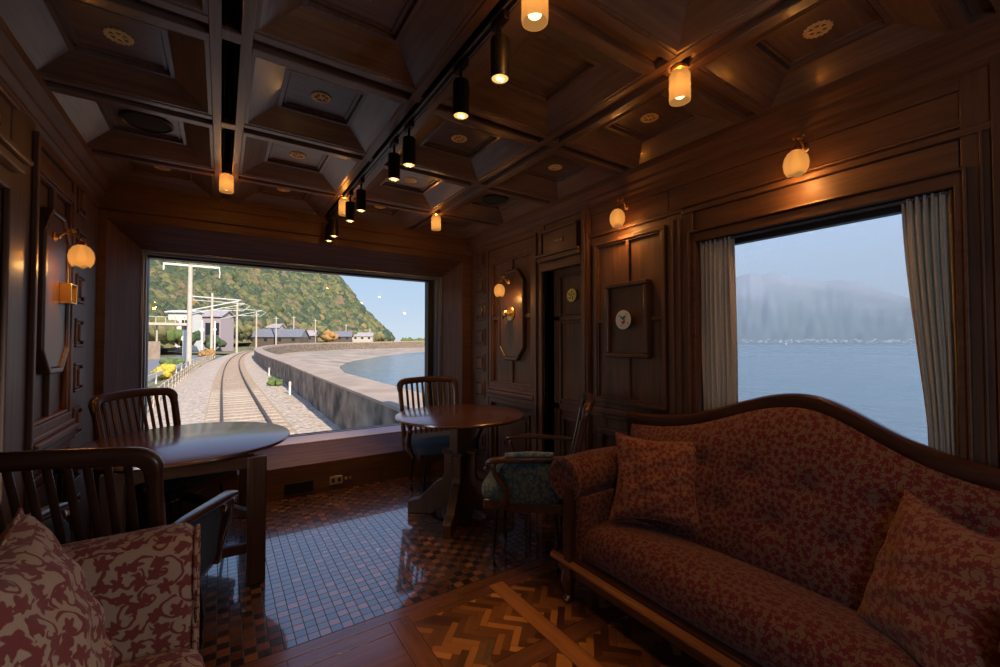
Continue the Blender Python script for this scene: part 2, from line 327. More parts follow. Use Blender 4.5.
def forest_mat():
    m, t, b = new_mat('hill_foliage'); setv(b, (0.1, 0.12, 0.04), 0.9, 0, 0.2)
    gi = N(t, 'ShaderNodeNewGeometry')
    r = ramp(t, [(0.0, (0.060, 0.088, 0.062)), (0.30, (0.098, 0.124, 0.068)), (0.60, (0.150, 0.158, 0.074)), (0.85, (0.225, 0.208, 0.090)), (0.94, (0.22, 0.175, 0.11)), (0.99, (0.25, 0.165, 0.10)), (1.0, (0.50, 0.30, 0.06))])
    tc = N(t, 'ShaderNodeTexCoord'); nz = N(t, 'ShaderNodeTexNoise'); nz.inputs['Scale'].default_value = 1.1; nz.inputs['Detail'].default_value = 5; nz.inputs['Roughness'].default_value = 0.7
    t.links.new(tc.outputs['Object'], nz.inputs['Vector'])
    t.links.new(gi.outputs['Random Per Island'], r.inputs[0])
    mr = N(t, 'ShaderNodeMapRange'); mr.inputs[1].default_value = 0.3; mr.inputs[2].default_value = 0.7; mr.inputs[3].default_value = 0.55; mr.inputs[4].default_value = 1.45; t.links.new(nz.outputs['Fac'], mr.inputs[0])
    ml = N(t, 'ShaderNodeMix', data_type='RGBA', blend_type='MULTIPLY'); ml.inputs[0].default_value = 1.0; t.links.new(r.outputs[0], ml.inputs[6]); t.links.new(mr.outputs[0], ml.inputs[7]); t.links.new(ml.outputs[2], b.inputs['Base Color'])
    bp = N(t, 'ShaderNodeBump'); bp.inputs['Strength'].default_value = 1.0; bp.inputs['Distance'].default_value = 0.8; t.links.new(nz.outputs['Fac'], bp.inputs['Height']); t.links.new(bp.outputs[0], b.inputs['Normal'])
    return m
M['forest'] = forest_mat()
def sea_mat():
    m, t, b = new_mat('sea_water'); setv(b, (0.115, 0.175, 0.215), 0.16, 0, 0.5); b.inputs['IOR'].default_value = 1.33
    tc = N(t, 'ShaderNodeTexCoord'); mp = N(t, 'ShaderNodeMapping'); mp.inputs['Scale'].default_value = (0.35, 0.14, 1); t.links.new(tc.outputs['Object'], mp.inputs[0])
    n1 = N(t, 'ShaderNodeTexNoise'); n1.inputs['Scale'].default_value = 1.0; n1.inputs['Detail'].default_value = 6; n1.inputs['Roughness'].default_value = 0.62; t.links.new(mp.outputs[0], n1.inputs['Vector'])
    mp2 = N(t, 'ShaderNodeMapping'); mp2.inputs['Scale'].default_value = (0.016, 0.004, 1); mp2.inputs['Rotation'].default_value = (0, 0, R(8)); t.links.new(tc.outputs['Object'], mp2.inputs[0])
    n2 = N(t, 'ShaderNodeTexNoise'); n2.inputs['Scale'].default_value = 1.0; n2.inputs['Detail'].default_value = 3; t.links.new(mp2.outputs[0], n2.inputs['Vector'])
    mr = N(t, 'ShaderNodeMapRange'); mr.inputs[1].default_value = 0.35; mr.inputs[2].default_value = 0.65; mr.inputs[3].default_value = 0.10; mr.inputs[4].default_value = 0.34; t.links.new(n2.outputs['Fac'], mr.inputs[0]); t.links.new(mr.outputs[0], b.inputs['Roughness'])
    bp = N(t, 'ShaderNodeBump'); bp.inputs['Strength'].default_value = 0.55; bp.inputs['Distance'].default_value = 0.6; t.links.new(n1.outputs['Fac'], bp.inputs['Height']); t.links.new(bp.outputs[0], b.inputs['Normal'])
    return m
M['sea'] = sea_mat()
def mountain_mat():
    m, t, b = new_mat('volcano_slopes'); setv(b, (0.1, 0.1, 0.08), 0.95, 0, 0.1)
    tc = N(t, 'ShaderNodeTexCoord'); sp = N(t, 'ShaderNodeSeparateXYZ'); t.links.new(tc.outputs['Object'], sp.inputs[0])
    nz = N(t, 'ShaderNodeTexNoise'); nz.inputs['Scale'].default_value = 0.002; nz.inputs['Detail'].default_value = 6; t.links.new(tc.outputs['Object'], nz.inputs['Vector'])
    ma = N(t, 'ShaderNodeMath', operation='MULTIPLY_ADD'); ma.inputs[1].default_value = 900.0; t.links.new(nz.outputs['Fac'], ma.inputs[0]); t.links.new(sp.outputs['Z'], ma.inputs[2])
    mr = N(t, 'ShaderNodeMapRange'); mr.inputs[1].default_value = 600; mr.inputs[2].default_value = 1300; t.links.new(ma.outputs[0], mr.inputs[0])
    r = ramp(t, [(0.0, (0.055, 0.100, 0.105)), (0.5, (0.13, 0.155, 0.17)), (1.0, (0.30, 0.31, 0.36))]); t.links.new(mr.outputs[0], r.inputs[0]); t.links.new(r.outputs[0], b.inputs['Base Color'])  # blue-grey slopes: part of the distance haze put into the colour
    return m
M['mountain'] = mountain_mat()

# ================================================================== mesh helpers
def link(o, parent=None):
    COL.objects.link(o)
    if parent is not None: o.parent = parent
    return o
def tag(o, label=None, cat=None, group=None, kind=None):
    if label: o['label'] = label
    if cat: o['category'] = cat
    if group: o['group'] = group
    if kind: o['kind'] = kind
    return o
def empty(name, loc=(0, 0, 0), rz=0.0):
    o = bpy.data.objects.new(name, None); COL.objects.link(o)
    o.location = loc; o.rotation_euler = (0, 0, rz); o.empty_display_size = 0.1
    return o
class MB:
    def __init__(s): s.bm = bmesh.new()
    def poly(s, pts):
        vs = [s.bm.verts.new(p) for p in pts]
        return s.bm.faces.new(vs)
    def box(s, x0, x1, y0, y1, z0, z1):
        if x0 > x1: x0, x1 = x1, x0
        if y0 > y1: y0, y1 = y1, y0
        if z0 > z1: z0, z1 = z1, z0
        v = [s.bm.verts.new(p) for p in ((x0, y0, z0), (x1, y0, z0), (x1, y1, z0), (x0, y1, z0), (x0, y0, z1), (x1, y0, z1), (x1, y1, z1), (x0, y1, z1))]
        for f in ((3, 2, 1, 0), (4, 5, 6, 7), (0, 1, 5, 4), (1, 2, 6, 5), (2, 3, 7, 6), (3, 0, 4, 7)): s.bm.faces.new([v[i] for i in f])
        return v
    def obox(s, c, ax, ay, az, hx, hy, hz):
        c = Vector(c); ax, ay, az = Vector(ax).normalized(), Vector(ay).normalized(), Vector(az).normalized()
        v = [s.bm.verts.new(c + ax * hx * i + ay * hy * j + az * hz * k) for k in (-1, 1) for (i, j) in ((-1, -1), (1, -1), (1, 1), (-1, 1))]
        for f in ((3, 2, 1, 0), (4, 5, 6, 7), (0, 1, 5, 4), (1, 2, 6, 5), (2, 3, 7, 6), (3, 0, 4, 7)): s.bm.faces.new([v[i] for i in f])
    def hexa(s, p):   # p: 8 points bottom ring then top ring
        v = [s.bm.verts.new(q) for q in p]
        for f in ((3, 2, 1, 0), (4, 5, 6, 7), (0, 1, 5, 4), (1, 2, 6, 5), (2, 3, 7, 6), (3, 0, 4, 7)): s.bm.faces.new([v[i] for i in f])
    def prism(s, a, b):   # two matching polygons
        va = [s.bm.verts.new(p) for p in a]; vb = [s.bm.verts.new(p) for p in b]; n = len(a)
        s.bm.faces.new(va[::-1]); s.bm.faces.new(vb)
        for i in range(n): s.bm.faces.new((va[i], va[(i + 1) % n], vb[(i + 1) % n], vb[i]))
    def ringprism(s, oa, ia, ob, ib):   # frame: outer/inner polygons at both faces
        n = len(oa); V = [[s.bm.verts.new(p) for p in L] for L in (oa, ia, ob, ib)]
        for i in range(n):
            j = (i + 1) % n
            s.bm.faces.new((V[0][i], V[0][j], V[1][j], V[1][i])); s.bm.faces.new((V[2][i], V[3][i], V[3][j], V[2][j]))
            s.bm.faces.new((V[0][j], V[0][i], V[2][i], V[2][j])); s.bm.faces.new((V[1][i], V[1][j], V[3][j], V[3][i]))
    def lathe(s, prof, seg=24, c=(0, 0, 0), axis='z', cap=True):
        c = Vector(c); rings = []
        for r, h in prof:
            ring = []
            for k in range(seg):
                a = 2 * PI * k / seg
                p = {'z': (r * math.cos(a), r * math.sin(a), h), 'x': (h, r * math.cos(a), r * math.sin(a)), 'y': (r * math.cos(a), h, r * math.sin(a))}[axis]
                ring.append(s.bm.verts.new(c + Vector(p)))
            rings.append(ring)
        for a, b in zip(rings, rings[1:]):
            for k in range(seg): s.bm.faces.new((a[k], a[(k + 1) % seg], b[(k + 1) % seg], b[k]))
        if cap:
            s.bm.faces.new(rings[0][::-1]); s.bm.faces.new(rings[-1])
    def sweep(s, path, section, up=(0, 0, 1), scales=None, cap=True):
        path = [Vector(p) for p in path]; up = Vector(up); rings = []
        for i, p in enumerate(path):
            tn = (path[min(i + 1, len(path) - 1)] - path[max(i - 1, 0)]).normalized()
            sd = tn.cross(up)
            if sd.length < 1e-4: sd = tn.cross(Vector((0, 1, 0)))
            sd.normalize(); u2 = sd.cross(tn).normalized(); k = scales[i] if scales else 1.0
            rings.append([s.bm.verts.new(p + sd * (a * k) + u2 * (b * k)) for a, b in section])
        n = len(section)
        for a, b in zip(rings, rings[1:]):
            for k in range(n): s.bm.faces.new((a[k], a[(k + 1) % n], b[(k + 1) % n], b[k]))
        if cap:
            s.bm.faces.new(rings[0][::-1]); s.bm.faces.new(rings[-1])
    def tube(s, path, r, seg=10, scales=None):
        s.sweep(path, [(r * math.cos(2 * PI * k / seg), r * math.sin(2 * PI * k / seg)) for k in range(seg)], scales=scales)
    def grid(s, fn, nu, nv, closed_u=False):
        V = [[s.bm.verts.new(fn(i / nu, j / nv)) for j in range(nv + 1)] for i in range(nu + (0 if closed_u else 1))]
        n = len(V)
        for i in range(n if closed_u else n - 1):
            for j in range(nv): s.bm.faces.new((V[i][j], V[(i + 1) % n][j], V[(i + 1) % n][j + 1], V[i][j + 1]))
        return V
    def ball(s, c, r, sx=1, sy=1, sz=1, u=16, v=10):
        m = Matrix.Translation(c) @ Matrix.Diagonal((r * sx, r * sy, r * sz, 1))
        bmesh.ops.create_uvsphere(s.bm, u_segments=u, v_segments=v, radius=1.0, matrix=m)
    def build(s, name, mat, parent=None, bevel=0.0, seg=2, smooth=False, uv=False, subd=0, weld=False, angle=40):
        if weld: bmesh.ops.remove_doubles(s.bm, verts=s.bm.verts, dist=1e-5)
        bmesh.ops.recalc_face_normals(s.bm, faces=s.bm.faces)
        if uv:
            L = s.bm.loops.layers.uv.new('UVMap')
            for f in s.bm.faces:
                n = f.normal; ax = max(range(3), key=lambda k: abs(n[k]))
                for l in f.loops:
                    c = l.vert.co
                    l[L].uv = ((c.y, c.z), (c.x, c.z), (c.x, c.y))[ax]
        me = bpy.data.meshes.new(name); s.bm.to_mesh(me); s.bm.free()
        me.materials.append(M[mat] if isinstance(mat, str) else mat)
        o = bpy.data.objects.new(name, me); link(o, parent)
        if smooth:
            me.polygons.foreach_set('use_smooth', [True] * len(me.polygons))
            try: me.set_sharp_from_angle(angle=R(angle))
            except Exception: pass
        if bevel > 0:
            md = o.modifiers.new('bevel', 'BEVEL'); md.width = bevel; md.segments = seg; md.limit_method = 'ANGLE'; md.angle_limit = R(35)
        if subd:
            md = o.modifiers.new('subd', 'SUBSURF'); md.levels = subd; md.render_levels = subd
        return o
def struct(o): o['kind'] = 'structure'; return o
def rrect(w, h, r, n=4):
    pts = []
    for cx, cy, a0 in ((w / 2 - r, h / 2 - r, 0), (-w / 2 + r, h / 2 - r, 90), (-w / 2 + r, -h / 2 + r, 180), (w / 2 - r, -h / 2 + r, 270)):
        for k in range(n + 1):
            a = R(a0 + 90 * k / n); pts.append((cx + r * math.cos(a), cy + r * math.sin(a)))
    return pts
def copy_tree(o, parent=None):
    c = o.copy(); COL.objects.link(c); c.parent = parent
    for ch in list(o.children): copy_tree(ch, c)
    return c

# ================================================================== the room
XL, XR, YE, YB = -0.72, 2.22, 3.90, -2.6
ZC = 2.37        # underside of the ceiling beams
# window_1 (end wall): splayed wooden reveal
OX0, OX1, OZ0, OZ1 = -0.665, 2.10, 0.255, 2.138      # outer edge of the splay on the wall face
IX0, IX1, IZ0, IZ1 = -0.508, 1.985, 0.385, 1.99      # inner edge of the splay
YI, YG = 4.15, 4.30
GX0, GX1, GZ0, GZ1 = -0.483, 1.871, 0.436, 1.948
# window_2 (right wall)
W2Y0, W2Y1, W2Z0, W2Z1 = 0.36, 1.365, 0.80, 1.845

mb = MB()
mb.box(XL - .05, OX0, YE, YE + .1, 0, 2.6); mb.box(OX1, XR + .05, YE, YE + .1, 0, 2.6)
mb.box(OX0, OX1, YE, YE + .1, OZ1, 2.6); mb.box(OX0, OX1, YE, YE + .1, 0, OZ0)
mb.box(OX0 - .6, OX1 + .6, YE + .1, YG + .1, -0.05, 0.26)     # body of the nose below the sill
struct(mb.build('wall_front', 'wall_x', bevel=.003))
# splay faces
def splay(name, a0, a1, b1, b0, mat):
    m_ = MB(); a0, a1, b1, b0 = map(Vector, (a0, a1, b1, b0)); n = (a1 - a0).cross(b0 - a0).normalized() * .02
    c = Vector(((OX0 + OX1) / 2, YE, 1.2)); 
    if n.dot(c - a0) > 0: n = -n
    m_.prism([a0, a1, b1, b0], [a0 + n, a1 + n, b1 + n, b0 + n])
    return struct(m_.build(name, mat))
splay('trim_1', (OX0, YE, OZ0), (OX0, YE, OZ1), (IX0, YI, IZ1), (IX0, YI, IZ0), 'wall_z')
splay('trim_2', (OX1, YE, OZ0), (OX1, YE, OZ1), (IX1, YI, IZ1), (IX1, YI, IZ0), 'wall_z')
splay('trim_3', (OX0, YE, OZ1), (OX1, YE, OZ1), (IX1, YI, IZ1), (IX0, YI, IZ1), 'wall_x')
splay('trim_4', (OX0, YE, OZ0), (OX1, YE, OZ0), (IX1, YI, IZ0), (IX0, YI, IZ0), 'wall_x')
# the metal window frame inside the splay, gasket and pane
def rect_y(x0, x1, z0, z1, y): return [(x0, y, z0), (x1, y, z0), (x1, y, z1), (x0, y, z1)]
win1 = empty('window_1', (0, 0, 0)); win1['kind'] = 'structure'
m_ = MB()
m_.ringprism(rect_y(IX0 - .03, IX1 + .03, IZ0 - .03, IZ1 + .03, YI), rect_y(IX0 + .012, IX1 - .03, IZ0 - .025, IZ1 - .012, YI),
             rect_y(IX0 - .03, IX1 + .03, IZ0 - .03, IZ1 + .03, YI + .05), rect_y(IX0 + .012, IX1 - .03, IZ0 - .025, IZ1 - .012, YI + .05))
m_.ringprism(rect_y(IX0 - .03, IX1 + .06, IZ0 - .03, IZ1 + .03, YI + .05), rect_y(IX0 + .024, IX1 - .055, IZ0 - .025, IZ1 - .026, YI + .05),
             rect_y(IX0 - .03, IX1 + .06, IZ0 - .03, IZ1 + .03, YI + .10), rect_y(IX0 + .024, IX1 - .055, IZ0 - .025, IZ1 - .026, YI + .10))
m_.build('window_frame', 'frame_metal', win1, bevel=.003)
m_ = MB()
m_.ringprism(rect_y(IX0 - .03, IX1 + .06, IZ0 - .03, IZ1 + .03, YI + .10), rect_y(GX0 + .002, GX1 - .002, GZ0, GZ1, YI + .10),
             rect_y(IX0 - .03, IX1 + .06, IZ0 - .03, IZ1 + .03, YG + .04), rect_y(GX0 + .002, GX1 - .002, GZ0, GZ1, YG + .04))
m_.build('window_gasket', 'frame_black', win1)
m_ = MB(); m_.prism([(IX0 - .01, YI - .004, IZ0 - .02), (IX0 - .01, YI - .004, IZ0 + .004), (IX0 - .01, YG - .035, GZ0 + .002), (IX0 - .01, YG - .035, IZ0 - .02)], [(IX1 + .01, YI - .004, IZ0 - .02), (IX1 + .01, YI - .004, IZ0 + .004), (IX1 + .01, YG - .035, GZ0 + .002), (IX1 + .01, YG - .035, IZ0 - .02)]); m_.build('window_sill', 'sill_white', win1)
m_ = MB(); m_.poly(rect_y(GX0 - .01, GX1 + .01, GZ0 - .01, GZ1 + .01, YG)); m_.build('pane', 'glass', win1)

# left / right / rear walls
def side_wall(name, x0, x1, openings):
    m_ = MB(); ys = sorted({YB, YE} | {v for o in openings for v in o[:2]})
    for a, b in zip(ys, ys[1:]):
        op = [o for o in openings if o[0] <= a and o[1] >= b]
        if op: m_.box(x0, x1, a, b, 0, op[0][2]); m_.box(x0, x1, a, b, op[0][3], 2.6)
        else: m_.box(x0, x1, a, b, 0, 2.6)
    return struct(m_.build(name, 'wall_z', weld=False))
DR = (2.24, 2.67, 0.0, 1.90)     # the door recess, right wall
DL = (1.90, 2.33, 0.0, 1.90)     # its mirror, left wall
side_wall('wall_right', XR, XR + .12, [(W2Y0, W2Y1, W2Z0, W2Z1), DR])
side_wall('wall_left', XL - .12, XL, [DL])
m_ = MB(); m_.box(XL - .1, XR + .1, YB - .1, YB, 0, 2.6); struct(m_.build('wall_rear', 'wall_x'))
m_ = MB(); m_.box(XL - .9, XR + .9, YB - .1, YE + .1, 2.62, 2.75); struct(m_.build('roof', 'black'))

# wall-local mapping: u along Y, v = z, w = out from the wall face
class WP:
    def __init__(s, side): s.side = side; s.mb = MB()
    def P(s, u, v, w): return (XR - w, u, v) if s.side == 'R' else (XL + w, u, v)
    def box(s, u0, u1, v0, v1, w0, w1):
        a, b = s.P(u0, v0, w0), s.P(u1, v1, w1); s.mb.box(a[0], b[0], a[1], b[1], a[2], b[2])
    def frame(s, u0, u1, v0, v1, t, w0, w1):
        s.box(u0, u1, v0, v0 + t, w0, w1); s.box(u0, u1, v1 - t, v1, w0, w1); s.box(u0, u0 + t, v0 + t, v1 - t, w0, w1); s.box(u1 - t, u1, v0 + t, v1 - t, w0, w1)
    def ring(s, outer, inner, w0, w1):
        s.mb.ringprism([s.P(u, v, w0) for u, v in outer], [s.P(u, v, w0) for u, v in inner], [s.P(u, v, w1) for u, v in outer], [s.P(u, v, w1) for u, v in inner])
    def slab(s, poly, w0, w1): s.mb.prism([s.P(u, v, w0) for u, v in poly], [s.P(u, v, w1) for u, v in poly])
    def build(s, name, mat, parent=None, bevel=.004): return s.mb.build(name, mat, parent, bevel=bevel)
tn = [4]
def trim(wp, mat='wall_z', bevel=.004):
    tn[0] += 1
    return struct(wp.build('trim_%d' % tn[0], mat, bevel=bevel))

def panelling(side, n0, n1, dr):
    """n0..n1: the octagon panel along Y; dr: door recess."""
    # corner pilaster with a column of small square bosses
    w = WP(side); a, b = n1 + .05, YE
    w.box(a, b, 0.0, 2.27, 0, .012)
    trim(w)
    for k in range(8):
        w = WP(side); zc = .30 + .26 * k
        w.frame(a + .05, a + .21, zc - .085, zc + .085, .018, .012, .026); w.box(a + .085, a + .175, zc - .05, zc + .05, .012, .034)
        trim(w, bevel=.006)
    # stiles and rails of the panel
    w = WP(side)
    w.frame(n0, n1, .86, 2.10, .045, 0, .035)
    w.frame(n0, n1, .06, .76, .045, 0, .035)
    w.box(n0, n1, 0, .06, 0, .045)
    um = (n0 + n1) / 2
    w.box(um - .022, um + .022, .90, 2.06, 0, .022)
    w.box(n0 + .03, n1 - .03, 1.50, 1.535, 0, .022)
    trim(w)
    w = WP(side)     # moulding lines round the panel
    w.frame(n0 + .045, n1 - .045, .905, 2.055, .016, .0, .028)
    w.frame(n0 + .09, n1 - .09, .16, .66, .02, 0, .025); w.box(n0 + .15, n1 - .15, .22, .60, 0, .018)
    trim(w, bevel=.006)
    w = WP(side)     # dado rail
    w.box(n0 - .01, n1 + .01, .755, .80, 0, .045); w.box(n0 - .01, n1 + .01, .80, .835, 0, .062); w.box(n0 - .01, n1 + .01, .835, .862, 0, .045)
    trim(w, 'wall_y', .008)
    # fluted post beside the door
    w = WP(side); p0, p1 = dr[1], n0
    w.box(p0, p1, 0, 2.27, 0, .03)
    w.box(p0 + .01, p0 + .04, .0, 2.2, .03, .05); w.box(p1 - .04, p1 - .012, .0, 2.2, .03, .05)
    trim(w)
def octagon(u0, u1, v0, v1, cu, cv): return [(u0 + cu, v0), (u1 - cu, v0), (u1, v0 + cv), (u1, v1 - cv), (u1 - cu, v1), (u0 + cu, v1), (u0, v1 - cv), (u0, v0 + cv)]
def octa_board(side, u0, u1, v0, v1, label):
    root = empty('octagon_wall_panel', (XR if side == 'R' else XL, (u0 + u1) / 2, (v0 + v1) / 2)); tag(root, label, 'wall panel', 'octagonal wall panels')
    def rel(o): o.location = -Vector(root.location); return o
    w = WP(side); w.slab(octagon(u0 + .03, u1 - .03, v0 + .03, v1 - .03, .09, .10), .024, .034); rel(w.build('panel_board', 'dark_z', root))
    w = WP(side); t = .028
    w.ring(octagon(u0, u1, v0, v1, .10, .115), octagon(u0 + t, u1 - t, v0 + t, v1 - t, .10 - .4 * t, .115 - .4 * t), .0, .046)
    rel(w.build('panel_frame', 'dark_z', root, bevel=.009))
panelling('R', 2.795, 3.515, DR)
panelling('L', 2.66, 3.28, DL)
octa_board('R', 2.94, 3.335, 1.125, 1.945, 'dark octagonal wood panel behind the lamp beside the narrow door')
octa_board('L', 2.755, 3.15, 1.13, 1.93, 'dark octagonal wood panel on the left wall with a brass box on it')

def door_side(side, dr, recess):
    a, b, z0, z1 = dr; s = side
    # lining, leaf and panels
    n = 1 if s == 'R' else 2
    if s == 'L':
        m_ = MB(); m_.box(XL - 1.2, XL - 1.1, 1.3, 2.9, 0, 2.4); m_.box(XL - 1.2, XL - .12, 1.2, 1.3, 0, 2.4); m_.box(XL - 1.2, XL - .12, 2.9, 3.0, 0, 2.4); m_.box(XL - 1.2, XL - .12, 1.2, 3.0, 2.3, 2.4); m_.box(XL - 1.2, XL, 1.2, 3.0, -.06, -.001)
        struct(m_.build('wall_fill_box', 'wall_z'))  # unseen box added beyond the doorway for the fill, shutting out sun
    root = empty('door_%d' % n, (0, 0, 0)) if s == 'R' else None
    if root: root['kind'] = 'structure'
    w = WP(s); w.box(a, b, 0, z1, -recess - .04, -recess)
    if s == 'R':
        w.build('door_leaf', 'wall_z', root)
        w = WP(s); w.frame(a, b, .0, z1, .07, -recess, -recess + .018); w.box(a, b, 1.46, 1.50, -recess, -recess + .018); w.box(a, b, .74, .80, -recess, -recess + .018)
        w.frame(a + .075, b - .075, .82, 1.455, .014, -recess, -recess + .024); w.frame(a + .075, b - .075, 1.505, z1 - .075, .014, -recess, -recess + .024)
        w.frame(a + .10, b - .10, .14, .70, .03, -recess, -recess + .03)
        w.build('door_panels', 'wall_z', root, bevel=.004)
    w = WP(s); w.box(a - .02, a, 0, z1, -recess - .04, .03); w.box(b, b + .02, 0, z1, -recess - .04, .03); w.box(a - .02, b + .02, z1, z1 + .02, -recess - .04, .03)
    trim(w)
    w = WP(s)   # the head: stepped cornice and box above it
    w.box(a - .01, b + .02, 1.86, 1.93, 0, .05); w.box(a - .02, b + .03, 1.93, 1.965, 0, .085); w.box(a - .02, b + .03, 1.965, 1.985, 0, .105)
    w.box(a + .03, b - .02, 1.985, 2.17, 0, .055); w.box(a + .02, b - .01, 2.16, 2.185, 0, .075)
    trim(w, 'wall_y', .006)
    w = WP(s); w.box(a - .075, a - .012, 0, 2.27, 0, .05); w.box(a - .06, a - .03, 0, 2.2, .05, .066); trim(w)
door_side('R', DR, .09)
door_side('L', DL, .09)

w = WP('R'); w.box(.272, 1.53, 2.07, 2.19, 0, .008); w.box(.35, 1.373, 1.91, 2.014, 0, .008); w.box(1.538, 2.16, 2.07, 2.19, 0, .008); trim(w, 'wall_y', .003)
# right wall: the panel between door and window
w = WP('R'); w.box(1.435, 2.165, 2.03, 2.055, 0, .03); w.box(.25, 1.44, 2.015, 2.045, 0, .03); w.box(.25, 2.165, 2.055, 2.07, 0, .018); trim(w, 'wall_y', .006)
w = WP('R')
w.frame(1.55, 2.125, .88, 1.985, .025, 0, .03); w.frame(1.575, 2.10, .905, 1.96, .012, 0, .02)
w.box(1.82, 1.845, .90, 1.96, 0, .022); w.box(1.56, 2.11, 1.42, 1.445, 0, .022)
trim(w)
w = WP('R'); w.box(1.44, 2.165, .80, .84, 0, .04); w.box(1.44, 2.165, .77, .80, 0, .025)
w.frame(1.55, 2.10, .12, .70, .05, 0, .025); w.box(1.44, 2.165, 0, .08, 0, .04); trim(w, 'wall_y', .006)
# fluted pilaster left of window 2 and the pilaster on its right
w = WP('R'); w.box(1.375, 1.535, .0, 2.03, 0, .018)
for k in range(2): w.box(1.445 + k * .045, 1.462 + k * .045, .85, 2.0, .018, .028)
trim(w)
w = WP('R'); w.box(.27, .345, .0, 2.27, 0, .02); w.box(.29, .30, .0, 2.02, .02, .03); w.box(YB, .27, 0, 2.27, 0, .035); trim(w)
w = WP('R'); w.frame(-.6, .2, .9, 1.98, .04, .035, .055); trim(w)
# window 2: architrave, lining, gasket, pane, sill
win2 = empty('window_2', (0, 0, 0)); win2['kind'] = 'structure'
w = WP('R')
o_ = [(W2Y0 - .02, W2Z0 - .04), (W2Y1 + .02, W2Z0 - .04), (W2Y1 + .02, W2Z1 + .05), (W2Y0 - .02, W2Z1 + .05)]
i_ = [(W2Y0 + .004, W2Z0), (W2Y1 - .004, W2Z0), (W2Y1 - .004, W2Z1), (W2Y0 + .004, W2Z1)]
w.ring(o_, i_, -.12, .022)
w.ring([(u + (.012 if k in (1, 2) else -.012), v + (.012 if k > 1 else -.012)) for k, (u, v) in enumerate(o_)], o_, .0, .04)
w.build('architrave', 'wall_y', win2, bevel=.005)
w = WP('R'); w.box(W2Y0 + .004, W2Y1 - .004, W2Z1 - .012, W2Z1, -.055, -.02); w.build('window_head', 'frame_metal', win2)
w = WP('R'); w.ring([(W2Y0, W2Z0), (W2Y1, W2Z0), (W2Y1, W2Z1), (W2Y0, W2Z1)], [(W2Y0 + .03, W2Z0 + .03), (W2Y1 - .03, W2Z0 + .03), (W2Y1 - .03, W2Z1 - .035), (W2Y0 + .03, W2Z1 - .035)], -.11, -.06)
w.build('window_gasket', 'frame_black', win2)
w = WP('R'); w.mb.poly([w.P(W2Y0, W2Z0, -.09), w.P(W2Y1, W2Z0, -.09), w.P(W2Y1, W2Z1, -.09), w.P(W2Y0, W2Z1, -.09)]); w.build('pane', 'glass', win2, 0)

# cornices along both side walls and a plain one at the end
def cornice(side):
    w = WP(side)
    prof = [(0, 2.19), (.018, 2.19), (.018, 2.235), (.034, 2.245), (.034, 2.262), (.055, 2.285), (.055, 2.305), (.09, 2.335), (.09, 2.40), (0, 2.40)]
    w.mb.prism([w.P(YB, v, q) for q, v in prof], [w.P(YE, v, q) for q, v in prof])
    tn[0] += 1
    return struct(w.mb.build('trim_%d' % tn[0], 'wall_y'))
cornice('R'); cornice('L')
m_ = MB(); m_.box(XL, XR, YE - .03, YE, 2.20, 2.42); m_.box(XL, XR, YE - .045, YE, 2.30, 2.32); tn[0] += 1; struct(m_.build('trim_%d' % tn[0], 'wall_x', bevel=.005))

